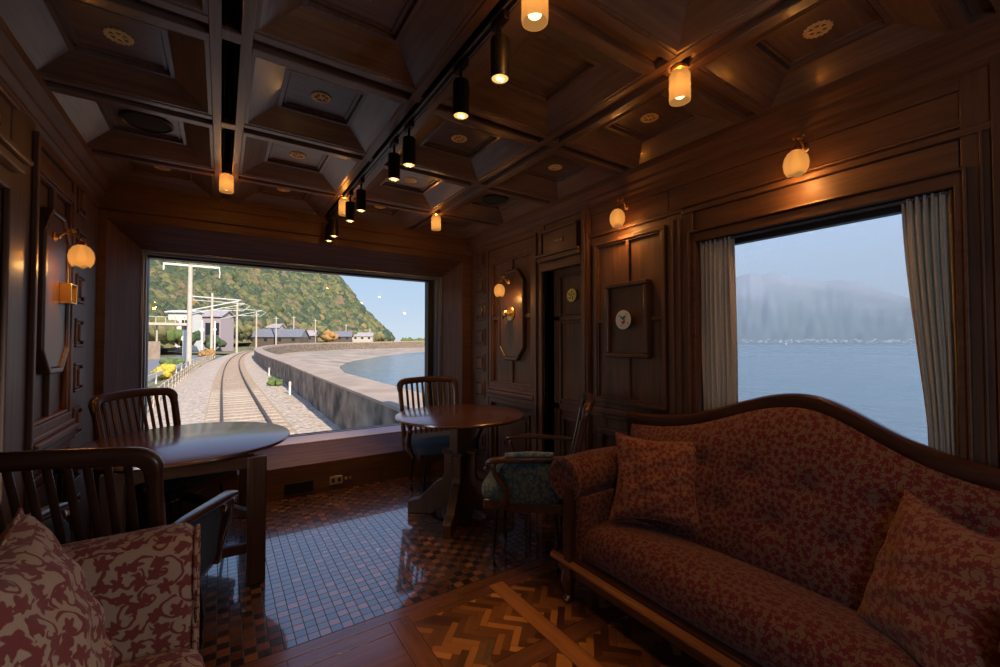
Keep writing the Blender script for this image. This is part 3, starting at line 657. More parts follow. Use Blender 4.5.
# ------------------------------------------------------------------ coffered ceiling
BX = [0.017, 0.755, 1.500]
BY = [1.763 + .745 * k for k in range(-5, 3)]
HB = .066
def ceiling():
    # beams running along the car: two flanges and a sunk channel
    for i, x in enumerate(BX):
        m_ = MB()
        for s_ in (-1, 1): m_.box(x + s_ * .028, x + s_ * HB, YB, YE, ZC, ZC + .10)
        m_.box(x - .028, x + .028, YB, YE, ZC + .028, ZC + .10)
        for y in BY: m_.box(x - .03, x + .03, y - .03, y + .03, ZC - .001, ZC + .05)
        struct(m_.build('ceiling_beam', 'ceil_y', bevel=.003))
    xs = [XL] + BX + [XR]
    for y in BY:
        m_ = MB()
        for a, b in zip(xs, xs[1:]):
            a2 = a + (HB if a != XL else .03); b2 = b - (HB if b != XR else .03)
            for s_ in (-1, 1): m_.box(a2, b2, y + s_ * .028, y + s_ * HB, ZC, ZC + .10)
            m_.box(a2, b2, y - .028, y + .028, ZC + .028, ZC + .10)
        struct(m_.build('ceiling_beam', 'ceil_x', bevel=.003))
    # coffers
    ys = [YB] + BY + [YE]
    mx, my, mp, mm = MB(), MB(), MB(), MB()
    for a, b in zip(xs, xs[1:]):
        for c, d in zip(ys, ys[1:]):
            if d < -.6: continue
            x0 = a + (HB + .012 if a != XL else .085); x1 = b - (HB + .012 if b != XR else .085); y0 = c + HB + .012; y1 = d - (HB + .012 if d != YE else .05)
            ins = .132; iy = ins if (y1 - y0) > .4 else .10
            z0, z1 = ZC + .004, ZC + .074
            X0, X1, Y0, Y1 = x0 + ins, x1 - ins, y0 + iy, y1 - iy
            my.poly([(x0, y0, z0), (x0, y1, z0), (X0, Y1, z1), (X0, Y0, z1)]); my.poly([(x1, y1, z0), (x1, y0, z0), (X1, Y0, z1), (X1, Y1, z1)])
            mx.poly([(x1, y0, z0), (x0, y0, z0), (X0, Y0, z1), (X1, Y0, z1)]); mx.poly([(x0, y1, z0), (x1, y1, z0), (X1, Y1, z1), (X0, Y1, z1)])
            # small step at the foot of the slopes and moulding at their top
            mm.ringprism([(x0 - .012, y0 - .012, z0 + .02), (x1 + .012, y0 - .012, z0 + .02), (x1 + .012, y1 + .012, z0 + .02), (x0 - .012, y1 + .012, z0 + .02)], [(x0 + .008, y0 + .008, z0 + .02), (x1 - .008, y0 + .008, z0 + .02), (x1 - .008, y1 - .008, z0 + .02), (x0 + .008, y1 - .008, z0 + .02)],
                         [(x0 - .012, y0 - .012, z0), (x1 + .012, y0 - .012, z0), (x1 + .012, y1 + .012, z0), (x0 - .012, y1 + .012, z0)], [(x0 + .003, y0 + .003, z0), (x1 - .003, y0 + .003, z0), (x1 - .003, y1 - .003, z0), (x0 + .003, y1 - .003, z0)])
            for t0, t1, zz in ((-.012, .004, z1 - .008), (.012, .024, z1 + .006)):
                mm.ringprism([(X0 + t0, Y0 + t0, z1 + .02), (X1 - t0, Y0 + t0, z1 + .02), (X1 - t0, Y1 - t0, z1 + .02), (X0 + t0, Y1 - t0, z1 + .02)], [(X0 + t1, Y0 + t1, z1 + .02), (X1 - t1, Y0 + t1, z1 + .02), (X1 - t1, Y1 - t1, z1 + .02), (X0 + t1, Y1 - t1, z1 + .02)],
                             [(X0 + t0, Y0 + t0, zz), (X1 - t0, Y0 + t0, zz), (X1 - t0, Y1 - t0, zz), (X0 + t0, Y1 - t0, zz)], [(X0 + t1, Y0 + t1, zz), (X1 - t1, Y0 + t1, zz), (X1 - t1, Y1 - t1, zz), (X0 + t1, Y1 - t1, zz)])
            mp.poly([(X0, Y0, z1 + .012), (X1, Y0, z1 + .012), (X1, Y1, z1 + .012), (X0, Y1, z1 + .012)])
    root = empty('ceiling', (0, 0, 0)); root['kind'] = 'structure'
    mx.build('coffer_slopes', 'ceil_x', root); my.build('coffer_slopes', 'ceil_y', root); mp.build('coffer_panels', 'ceil_x', root); mm.build('coffer_mouldings', 'ceil_y', root)
    m_ = MB(); m_.box(XL, XR, YB, YE, ZC + .13, ZC + .16); m_.build('ceiling_boards', 'ceil_x', root)
ceiling()

# ------------------------------------------------------------------ floor
m_ = MB(); m_.box(XL, XR, 1.995, YE + .01, -.03, 0); struct(m_.build('floor', 'tiles'))
m_ = MB(); m_.box(XL, XR, YB, 1.995, -.04, -.004); struct(m_.build('floor', 'plank_x'))
def plank(x0, x1, y0, y1, mat, z=0.0):
    m2 = MB(); m2.box(x0, x1, y0, y1, -.02, z); tn[0] += 1; return struct(m2.build('trim_%d' % tn[0], mat, bevel=.0015))
plank(XL, XR, 1.925, 1.993, 'plank_x')
plank(XL, .085, 1.845, 1.923, 'plank_x'); plank(.088, .235, 1.845, 1.923, 'plank_x'); plank(.238, .66, 1.845, 1.923, 'plank_x'); plank(.75, XR, 1.86, 1.923, 'plank_x')
plank(.662, .748, -1.0, 1.923, 'plank_y')
plank(1.195, 1.28, -1.0, 1.92, 'plank_light', .0015)
plank(.75, 1.193, 1.36, 1.45, 'plank_x'); plank(1.283, 1.9, 1.36, 1.45, 'plank_x')
plank(.24, .66, 1.3, 1.843, 'plank_x'); plank(XL, .237, -1.0, 1.843, 'plank_x'); plank(.24, .66, -1.0, 1.297, 'plank_y')
def herring(x0, x1, y0, y1):
    m2 = MB(); Wd, Ln = .032, .128
    ca = math.cos(R(45)); e1 = Vector((ca, -ca, 0)); e2 = Vector((ca, ca, 0))
    cx, cy_ = (x0 + x1) / 2, (y0 + y1) / 2
    for a in range(-44, 45):
        for b in range(-16, 17):
            # herringbone lattice: steps (W, W) and (2L, 0) in the rotated frame
            o1 = a * Wd + b * 2 * Ln; o2 = a * Wd
            for (p0, p1, q0, q1) in ((o1, o1 + Ln, o2, o2 + Wd), (o1 + Ln, o1 + Ln + Wd, o2 - Ln + Wd, o2 + Wd)):
                c = [(p0, q0), (p1, q0), (p1, q1), (p0, q1)]
                pts = [Vector((cx, cy_, 0)) + e1 * p + e2 * q for p, q in c]
                if max(p.x for p in pts) < x0 or min(p.x for p in pts) > x1 or max(p.y for p in pts) < y0 or min(p.y for p in pts) > y1: continue
                cc = sum(pts, Vector()) / 4
                m2.poly([cc + (p - cc) * .985 for p in pts])
    bm = m2.bm
    for co, no in (((x0, 0, 0), (-1, 0, 0)), ((x1, 0, 0), (1, 0, 0)), ((0, y0, 0), (0, -1, 0)), ((0, y1, 0), (0, 1, 0))):
        bmesh.ops.bisect_plane(bm, geom=bm.verts[:] + bm.edges[:] + bm.faces[:], plane_co=co, plane_no=no, clear_outer=True)
    for f in bm.faces:
        if f.normal.z < 0: f.normal_flip()
    me = bpy.data.meshes.new('floor_parquet'); bm.to_mesh(me); bm.free(); me.materials.append(M['parquet'])
    o = bpy.data.objects.new('floor_parquet', me); link(o); struct(o); o.location.z = -.0005
herring(.75, 1.193, 1.452, 1.858); herring(1.283, 1.9, 1.452, 1.858); herring(.75, 1.193, .4, 1.358); herring(1.283, 1.9, .4, 1.358)

# ================================================================== lamps and ceiling fittings
def point(name, loc, power, color, r, parent=None):
    L = bpy.data.lights.new(name, 'POINT'); L.energy = power; L.color = color; L.shadow_soft_size = r
    o = bpy.data.objects.new(name, L); COL.objects.link(o); o.location = loc
    if parent is not None: o.parent = parent
    return o
WARM = (1.0, 0.46, 0.12)
def make_ceiling_lamp():
    root = empty('ceiling_lamp')
    m_ = MB(); m_.lathe([(.030, 0), (.030, -.012), (.018, -.018), (.018, -.03)], 20); m_.build('lamp_base', 'brass', root, smooth=True)
    m_ = MB()
    prof = [(.020, -.018), (.034, -.022), (.040, -.034), (.0405, -.125), (.039, -.135), (.036, -.135), (.0375, -.124), (.037, -.036), (.031, -.025)]
    m_.lathe(prof, 28, cap=False); m_.build('lamp_shade', 'shade', root, smooth=True)
    m_ = MB(); m_.lathe([(.010, -.03), (.012, -.05), (.020, -.078), (.024, -.098), (.020, -.115), (.010, -.123), (.001, -.125)], 18); m_.build('bulb', 'bulb', root, smooth=True)
    point('ceiling_lamp_light', (0, 0, -.150), LAMP_W * .38, WARM, .02, root)
    point('ceiling_lamp_glow', (0, 0.0, -.085), 10.5, WARM, .012, root)
    return root
CLP = [(BX[0], BY[7], 'amber glass ceiling lamp at the end of the narrow black air slot'), (BX[1], BY[7], 'amber glass ceiling lamp under the far end of the spotlight track'), (BX[2], BY[7], 'far amber glass ceiling lamp near the corner of the end window'),
       (BX[1] + .012, .975, 'amber glass ceiling lamp cut off by the top edge beside the spotlight track'), (BX[2], .985, 'large near amber glass ceiling lamp in front of the sea window')]
proto = make_ceiling_lamp()
for i, (x, y, lb) in enumerate(CLP):
    o = proto if i == 0 else copy_tree(proto)
    o.location = (x, y, ZC + (.026 if i == 0 else -.001)); tag(o, lb, 'ceiling lamp', 'amber glass ceiling lamps')

# air slot along the left beam
for k, y in enumerate([BY[6], BY[5], BY[4]]):
    m_ = MB(); m_.box(BX[0] - .017, BX[0] + .017, y + .05, y + .745 - .05, ZC + .012, ZC + .026)
    o = m_.build('air_slot', 'void', bevel=.004)
    for q in (-1, 1):
        m2 = MB(); m2.box(BX[0] + q * .022 - .004, BX[0] + q * .022 + .004, y + .05, y + .695, ZC - .001, ZC + .022); m2.build('slot_edge', 'void', o)
    tag(o, ['black air slot in the ceiling beam ending at the lamp by the end window', 'black air slot in the left ceiling beam, middle one of the row', 'black air slot in the left ceiling beam cut off by the top edge'][k], 'air vent', 'air slots in the left ceiling beam')
# spotlight track
m_ = MB(); m_.box(BX[1] - .017, BX[1] + .017, -.5, YE - .06, ZC - .012, ZC + .028)
trk = m_.build('light_track', 'metal_black', bevel=.003); tag(trk, 'long black spotlight track under the middle ceiling beam', 'light track')
for q in (-1, 1):
    m2 = MB(); m2.box(BX[1] + q * .011 - .003, BX[1] + q * .011 + .003, -.5, YE - .06, ZC - .016, ZC - .011); m2.build('track_rail', 'frame_metal', trk)
def make_spot():
    root = empty('spotlight')
    m_ = MB(); m_.box(-.013, .013, -.04, .04, -.045, -.016); m_.build('track_adapter', 'metal_black', root, bevel=.004)
    m_ = MB(); m_.tube([(0, 0, -.04), (0, 0, -.095)], .006, 10); m_.build('stem', 'metal_black', root, smooth=True)
    m_ = MB(); m_.lathe([(.012, -.085), (.030, -.090), (.0315, -.096), (.0315, -.222), (.0295, -.224), (.0285, -.214), (.0285, -.20), (.001, -.199)], 24); m_.build('can', 'metal_black', root, smooth=True)
    m_ = MB(); m_.lathe([(.001, -.2195), (.018, -.2195), (.0275, -.2205)], 24, cap=False); m_.build('lens', 'spot_lens', root)
    m_ = MB()
    for q in (-1, 1): m_.ball((q * .007, 0, -.221), .007, 1, 1, 1.3, 10, 8)
    m_.build('bulb', 'spot_bulb', root, smooth=True)
    L = bpy.data.lights.new('spot_beam', 'SPOT'); L.energy = SPOT_W; L.color = (1.0, 0.56, 0.20); L.spot_size = R(44); L.spot_blend = .7; L.shadow_soft_size = .015
    o = bpy.data.objects.new('spot_beam', L); COL.objects.link(o); o.parent = root; o.location = (0, 0, -.235)
    return root
proto = make_spot()
SPOTS = [1.145, 1.416, 1.952, 2.166, 2.80, 3.083, 3.593, 3.78]
SLB = ['nearest of the black track spotlights, just below the cut-off ceiling lamp', 'black track spotlight second from the near end of the row', 'black track spotlight third from the near end, nearer of the middle pair', 'black track spotlight fourth from the near end, farther of the middle pair',
       'black track spotlight just before the far ceiling lamp', 'black track spotlight overlapping the far middle ceiling lamp', 'black track spotlight second from the window end', 'farthest black track spotlight, against the end wall']
for i, y in enumerate(SPOTS):
    o = proto if i == 0 else copy_tree(proto)
    o.location = (BX[1], y, ZC); tag(o, SLB[i], 'spotlight', 'track spotlights')

# gilt wheel medallions in the coffers and round speakers
def make_medallion():
    m_ = MB(); n = 16; ro, ri, rh = .047, .041, .031
    for k in range(n):      # toothed rim
        a0, a1 = 2 * PI * k / n, 2 * PI * (k + 1) / n; am = (a0 + a1) / 2
        P_ = lambda r, a, z: (r * math.cos(a), r * math.sin(a), z)
        m_.prism([P_(rh, a0, 0), P_(ri, a0, 0), P_(ro, am, 0), P_(ri, a1, 0), P_(rh, a1, 0)], [P_(rh, a0, -.005), P_(ri, a0, -.005), P_(ro, am, -.005), P_(ri, a1, -.005), P_(rh, a1, -.005)])
    for k in range(6):
        a = PI / 3 * k; c, s_ = math.cos(a), math.sin(a)
        m_.obox((c * .020, s_ * .020, -.0025), (c, s_, 0), (-s_, c, 0), (0, 0, 1), .0125, .0035, .0025)
    m_.lathe([(.011, -.005), (.011, 0)], 16)
    return m_.build('ceiling_medallion', 'gold', None)
CXc = [(XL + .085 + BX[0] - HB) / 2 + .0, (BX[0] + BX[1]) / 2, (BX[1] + BX[2]) / 2, (BX[2] + HB + XR - .085) / 2]
CYc = [(a + b) / 2 for a, b in zip(BY, BY[1:])] + [(BY[7] + .078 + YE - .05) / 2]
# rows: index in CYc ; 5 -> between BY[5] and BY[6]
MED = [(0, 5, 'gilt wheel medallion in the left coffer nearest the camera'), (1, 5, 'gilt wheel medallion in the bright coffer between air slot and spotlight track'), (1, 4, 'gilt wheel medallion cut off by the top edge'), (1, 6, 'small gilt medallion in the second coffer right of the air slot'),
       (2, 5, 'gilt medallion in the coffer just right of the spotlight track'), (2, 6, 'small gilt medallion behind the middle pair of spotlights'), (0, 7, 'faint gilt medallion in the dark far left coffer'), (1, 7, 'faint gilt medallion in the far coffer right of the left ceiling lamp'), (2, 7, 'faint gilt medallion in the far coffer between two ceiling lamps'),
       (3, 3, 'large orange-lit gilt medallion in the right coffer above the sea window'), (3, 4, 'dim gilt medallion in the coffer right of the near ceiling lamp'), (3, 5, 'dimmest gilt medallion in the dark right coffer beyond the near lamp')]
proto = make_medallion()
for i, (a, b, lb) in enumerate(MED):
    o = proto if i == 0 else copy_tree(proto)
    o.location = (CXc[a], CYc[b], ZC + .086); o.rotation_euler = (0, 0, .2 * i); tag(o, lb, 'medallion', 'gilt ceiling medallions')
def make_speaker():
    m_ = MB(); m_.lathe([(.112, 0), (.112, -.008), (.104, -.012), (.10, -.006)], 40, cap=False); o = m_.build('ceiling_speaker', 'metal_black', None, smooth=True)
    m_ = MB(); m_.lathe([(.104, -.006), (.06, -.010), (.001, -.011)], 40); m_.build('speaker_mesh', 'mesh_grey', o, smooth=True)
    return o
proto = make_speaker()
for i, (a, b, lb) in enumerate([(0, 6, 'round dark ceiling speaker in the left coffer'), (3, 6, 'round dark ceiling speaker in the right coffer above the narrow door')]):
    o = proto if i == 0 else copy_tree(proto)
    o.location = (CXc[a], CYc[b], ZC + .086); tag(o, lb, 'speaker', 'round ceiling speakers')

# wall lamps: brass bracket and tulip glass
def make_wall_lamp():
    """origin: on the wall at the rosette; local +Y points out of the wall, glass hangs at (.0x, out, down)"""
    root = empty('wall_lamp')
    m_ = MB(); m_.lathe([(.022, 0), (.024, .004), (.016, .010), (.008, .014)], 16, axis='y'); m_.ball((0, .018, 0), .009); m_.build('rosette', 'brass', root, smooth=True)
    m_ = MB(); pth = [(0, .015, 0), (0, .035, .022), (0, .06, .026), (0, .083, .012), (0, .095, -.008), (0, .098, -.02)]
    m_.tube(pth, .005, 8)
    m_.tube([(0, .045, .024), (0.012, .055, .045), (.02, .07, .04), (.016, .075, .03)], .003, 6); m_.tube([(0, .045, .024), (-.012, .055, .045), (-.02, .07, .04), (-.016, .075, .03)], .003, 6)
    m_.ball((0, .062, .033), .008); m_.ball((.02, .07, .04), .005); m_.ball((-.02, .07, .04), .005)
    m_.build('bracket', 'brass', root, smooth=True)
    m_ = MB(); m_.lathe([(.010, -.012), (.020, -.022), (.022, -.032), (.012, -.034)], 16, c=(0, .098, 0)); m_.build('shade_cap', 'brass', root, smooth=True)
    m_ = MB(); prof = [(.014, -.030), (.032, -.040), (.045, -.062), (.050, -.088), (.046, -.115), (.033, -.138)]
    seg = 40; rings = []
    for j, (r, h) in enumerate(prof):
        ring = []
        for k in range(seg):
            a = 2 * PI * k / seg; lob = math.cos(4 * a); f = j / (len(prof) - 1)
            rr = r * (1 + .03 * lob * f); hh = h + (-.0045 * lob * f * f)
            ring.append(m_.bm.verts.new((rr * math.cos(a), .098 + rr * math.sin(a), hh)))
        rings.append(ring)
    for a, b in zip(rings, rings[1:]):
        for k in range(seg): m_.bm.faces.new((a[k], a[(k + 1) % seg], b[(k + 1) % seg], b[k]))
    sh = m_.build('lamp_shade', 'shade', root, smooth=True)
    md = sh.modifiers.new('solid', 'SOLIDIFY'); md.thickness = .003
    m_ = MB(); m_.lathe([(.007, -.03), (.010, -.055), (.017, -.08), (.019, -.096), (.014, -.110), (.001, -.115)], 16, c=(0, .098, 0)); m_.build('bulb', 'bulb', root, smooth=True)
    point('wall_lamp_light', (0, .098, -.150), LAMP_W * .55, WARM, .018, root)
    point('wall_lamp_glow', (0, .098, -.100), 7.5, WARM, .012, root)
    return root
proto = make_wall_lamp()
WLP = [('R', .83, 2.165, 'lit tulip-glass wall lamp above the sea window'), ('R', 1.845, 2.172, 'lit tulip-glass wall lamp above the framed plate'), ('R', 3.14, 1.835, 'lit tulip-glass wall lamp on the octagonal panel beside the door'), ('L', 2.91, 1.80, 'lit tulip-glass wall lamp on the left wall panel')]
for i, (sd, y, z, lb) in enumerate(WLP):
    o = proto if i == 0 else copy_tree(proto)
    off = {0: .0, 1: .0, 2: .058, 3: .034}[i]
    o.location = (XR - off, y, z) if sd == 'R' else (XL + off, y, z); o.rotation_euler = (0, 0, R(90) if sd == 'R' else R(-90))
    tag(o, lb, 'wall lamp', 'brass tulip wall lamps')

# ------------------------------------------------------------------ small things on the walls
# picture frame with the cherry plate
root = empty('picture_frame', (XR, 1.825, 1.43)); tag(root, 'dark wooden picture frame on the panel beside the sea window', 'frame')
w = WP('R'); w.frame(1.655, 1.995, 1.185, 1.675, .03, .0, .058); o = w.build('frame_moulding', 'dark_z', root, bevel=.008); o.location = -Vector(root.location)
w = WP('R'); w.box(1.68, 1.97, 1.21, 1.65, 0.0, .026); o = w.build('backing', 'dark_z', root); o.location = -Vector(root.location)
pl = empty('wall_plate', (XR - .026, 1.832, 1.43)); tag(pl, 'white round porcelain plate with cherry motif in the dark frame', 'plate')
m_ = MB(); m_.lathe([(.030, 0), (.035, -.02), (.058, -.034), (.062, -.038), (.058, -.039), (.034, -.036), (.001, -.036)], 32, axis='x'); m_.build('plate_disc', 'porcelain', pl, smooth=True)
m_ = MB()
for y, z in ((.004, -.018), (-.006, -.012)): m_.ball((-.037, y, z), .010, .3, 1, 1)
m_.build('cherry_motif', 'cherry', pl, smooth=True)
m_ = MB()
for y, z, a in ((.012, .014, .5), (-.008, .018, -.4), (.0, .006, .1)): m_.obox((-.037, y, z), (1, 0, 0), (0, math.cos(a), math.sin(a)), (0, -math.sin(a), math.cos(a)), .0015, .013, .006)
m_.build('leaf_motif', 'leafgreen', pl, bevel=.002)
for k in range(4):
    m_ = MB(); a = .7 + 1.5 * k; m_.obox((-.0375, .043 * math.cos(a), .043 * math.sin(a)), (1, 0, 0), (0, math.cos(a), math.sin(a)), (0, -math.sin(a), math.cos(a)), .0008, .003, .008); m_.build('rim_mark', 'frame_metal', pl)
# round brass ornament on the octagon panel (right wall)
o = empty('wall_ornament', (XR - .034, 3.14, 1.545)); tag(o, 'round brass ornament on the octagonal panel under the lamp by the door', 'ornament')
m_ = MB(); m_.lathe([(.062, 0), (.064, -.006), (.050, -.014), (.020, -.016)], 28, axis='x'); m_.build('rosette', 'brass', o, smooth=True)
m_ = MB(); m_.lathe([(.014, -.014), (.014, -.035), (.026, -.045), (.030, -.060), (.020, -.072), (.001, -.075)], 24, axis='x'); m_.build('knob', 'brass', o, smooth=True)
m_ = MB(); m_.tube([(-.03, .01, .0), (-.05, .045, -.01), (-.045, .05, -.045)], .006, 8); m_.build('hook', 'metal_black', o, smooth=True)
# brass box on the left octagon
o = empty('brass_box', (XL + .034, 3.06, 1.535)); tag(o, 'square open brass box on the left octagonal panel', 'box')
m_ = MB(); q = .052; m_.box(0, .045, -q, q, -.052, -.044); m_.box(0, .045, -q, q, .044, .052); m_.box(0, .045, -q, -q + .008, -.044, .044); m_.box(0, .045, q - .008, q, -.044, .044); m_.build('box_body', 'brass', o, bevel=.002)
m_ = MB(); m_.box(0, .012, -q + .008, q - .008, -.044, .044); m_.build('box_back', 'gold', o)
# door emblem and the dark sign over the door
o = empty('door_emblem', (XR + .072, 2.452, 1.655)); tag(o, 'round yellow emblem on the narrow door', 'emblem')
m_ = MB(); m_.lathe([(.052, 0), (.052, -.004), (.047, -.006), (.001, -.006)], 28, axis='x'); m_.build('emblem_disc', 'yellow_sign', o, smooth=True)
m_ = MB()
for k in range(5):
    a = 2 * PI * k / 5 + .4; m_.obox((-.0065, .026 * math.cos(a), .026 * math.sin(a)), (1, 0, 0), (0, math.cos(a + .7), math.sin(a + .7)), (0, -math.sin(a + .7), math.cos(a + .7)), .001, .012, .0045)
m_.obox((-.0065, 0, 0), (1, 0, 0), (0, 1, 1), (0, -1, 1), .001, .012, .004); m_.build('emblem_pattern', 'plate_dark', o)
def sign(side, u, z, label):
    n = -1 if side == 'R' else 1
    o = empty('door_sign', ((XR if side == 'R' else XL) + n * .055, u, z)); tag(o, label, 'sign', 'small dark signs over the doors')
    m_ = MB(); m_.box(0, n * .006, -.055, .055, -.022, .022); m_.build('sign_plate', 'plate_dark', o, bevel=.002)
    m_ = MB()
    for k in range(3): m_.box(n * .006, n * .0065, -.038 + k * .03, -.022 + k * .03, -.010, .010)
    m_.build('sign_marks', 'frame_metal', o)
sign('R', 2.46, 2.075, 'small dark sign on the box over the narrow door')
sign('L', 2.16, 2.075, 'small dark sign at the left edge over the left doorway')
# sockets and vent on the step under the end window
o = empty('outlet_plate', (.855, YE, .085)); tag(o, 'pale outlet plate on the step below the end window', 'outlet')
m_ = MB(); m_.box(-.055, .055, -.008, 0, -.035, .035); m_.build('cover', 'outlet', o, bevel=.003)
for k in (-1, 1):
    m_ = MB(); m_.box(k * .025 - .012, k * .025 + .012, -.010, -.008, -.016, .016); m_.build('socket', 'plate_dark', o)
m_ = MB(); m_.lathe([(.014, 0), (.014, -.01), (.008, -.014)], 12, axis='y', c=(.085, 0, .0)); m_.lathe([(.014, 0), (.014, -.01), (.008, -.014)], 12, axis='y', c=(.12, 0, .0)); m_.build('round_switch', 'brass', o, smooth=True)
o = empty('floor_vent', (.56, YE, .075)); tag(o, 'dark low vent grille on the step left of the outlet', 'vent')
m_ = MB(); m_.box(-.11, .11, -.010, 0, -.045, .045); m_.build('vent_plate', 'plate_dark', o, bevel=.003)
m_ = MB()
for k in range(5): m_.box(-.10, .10, -.014, -.010, -.034 + k * .016, -.027 + k * .016)
m_.build('vent_slats', 'metal_black', o)

# ------------------------------------------------------------------ curtains
def curtain(yt0, yt1, yb0, yb1, label, ph, gather):
    root = empty('curtain', (XR + .035, (yt0 + yt1) / 2, .81)); tag(root, label, 'curtain', 'grey curtains of the sea window')
    m_ = MB(); z0, z1 = .815, W2Z1 + .02
    def fn(u, v):
        z = z0 + (z1 - z0) * v
        s_ = 1 - v; k = s_ * s_ * (3 - 2 * s_)
        # edges: slight gather about a quarter up from the hem
        g = math.exp(-((v - .12) / .16) ** 2) * gather
        a = yt0 + (yb0 - yt0) * k; b = yt1 + (yb1 - yt1) * k; mid = (a + b) / 2
        y = mid + (a - mid + (b - a) * u) * (1 - g)
        wv = .018 * math.sin(u * 2 * PI * 6.5 + ph + .5 * math.sin(v * 5 + u * 4)) + .008 * math.sin(u * 2 * PI * 15 + 1.3 * ph + v * 1.7)
        x = XR + .036 + wv * (.75 + .25 * v) - .02 * g * math.sin(u * PI)
        return (x - root.location.x, y - root.location.y, z - root.location.z)
    m_.grid(fn, 110, 30)
    o = m_.build('cloth', 'curtain', root, smooth=True, angle=180)
    md = o.modifiers.new('solid', 'SOLIDIFY'); md.thickness = .0025
curtain(.362, .515, .360, .460, 'gathered grey curtain at the right edge of the sea window', .6, .10)
curtain(1.178, 1.352, 1.165, 1.352, 'gathered grey curtain at the left edge of the sea window', 2.1, .06)

# ================================================================== furniture
def cushion(mb, w, h, t, n=26, pinch=.15, puff=.42):
    """square scatter cushion in local x (width), z (height), y (thickness)"""
    for sgn in (-1, 1):
        def fn(a, b):
            u, v = 2 * a - 1, 2 * b - 1
            e_ = max(0.0, (1 - u * u)) ** puff * max(0.0, (1 - v * v)) ** puff
            x = w / 2 * u * (1 - pinch * (1 - v * v) * abs(u)); z = h / 2 * v * (1 - pinch * (1 - u * u) * abs(v))
            wr = .006 * math.sin(9 * u + 4 * v) * e_ + .005 * math.sin(13 * v - 5 * u) * e_
            return (x, sgn * (t / 2 * e_ + .004) + wr, z)
        mb.grid(fn, n, n)
def place_cushion(c, u, v, w, h, t, mat, label, group=None):
    c = Vector(c); u = Vector(u).normalized(); v = Vector(v); v = (v - u * v.dot(u)).normalized(); n = v.cross(u)     # local y
    o_root = empty('scatter_cushion', c); o_root.rotation_mode = 'QUATERNION'
    mt = Matrix((u, n, v)).transposed(); o_root.rotation_quaternion = mt.to_quaternion()
    tag(o_root, label, 'cushion', group)
    m_ = MB(); cushion(m_, w, h, t)
    m_.build('cushion_cover', mat, o_root, smooth=True, uv=True, weld=True, angle=80)
    m_ = MB()
    pts = []
    for k in range(4):
        for q in range(12):
            f = q / 12 * 2 - 1; a, b = [(f, -1), (1, f), (-f, 1), (-1, -f)][k]
            pts.append((w / 2 * a * (1 - .15 * (1 - b * b) * abs(a)), 0, h / 2 * b * (1 - .15 * (1 - a * a) * abs(b))))
    pts.append(pts[0]); m_.tube(pts, .0045, 6); m_.build('piping', mat, o_root, smooth=True, uv=True)
    return o_root

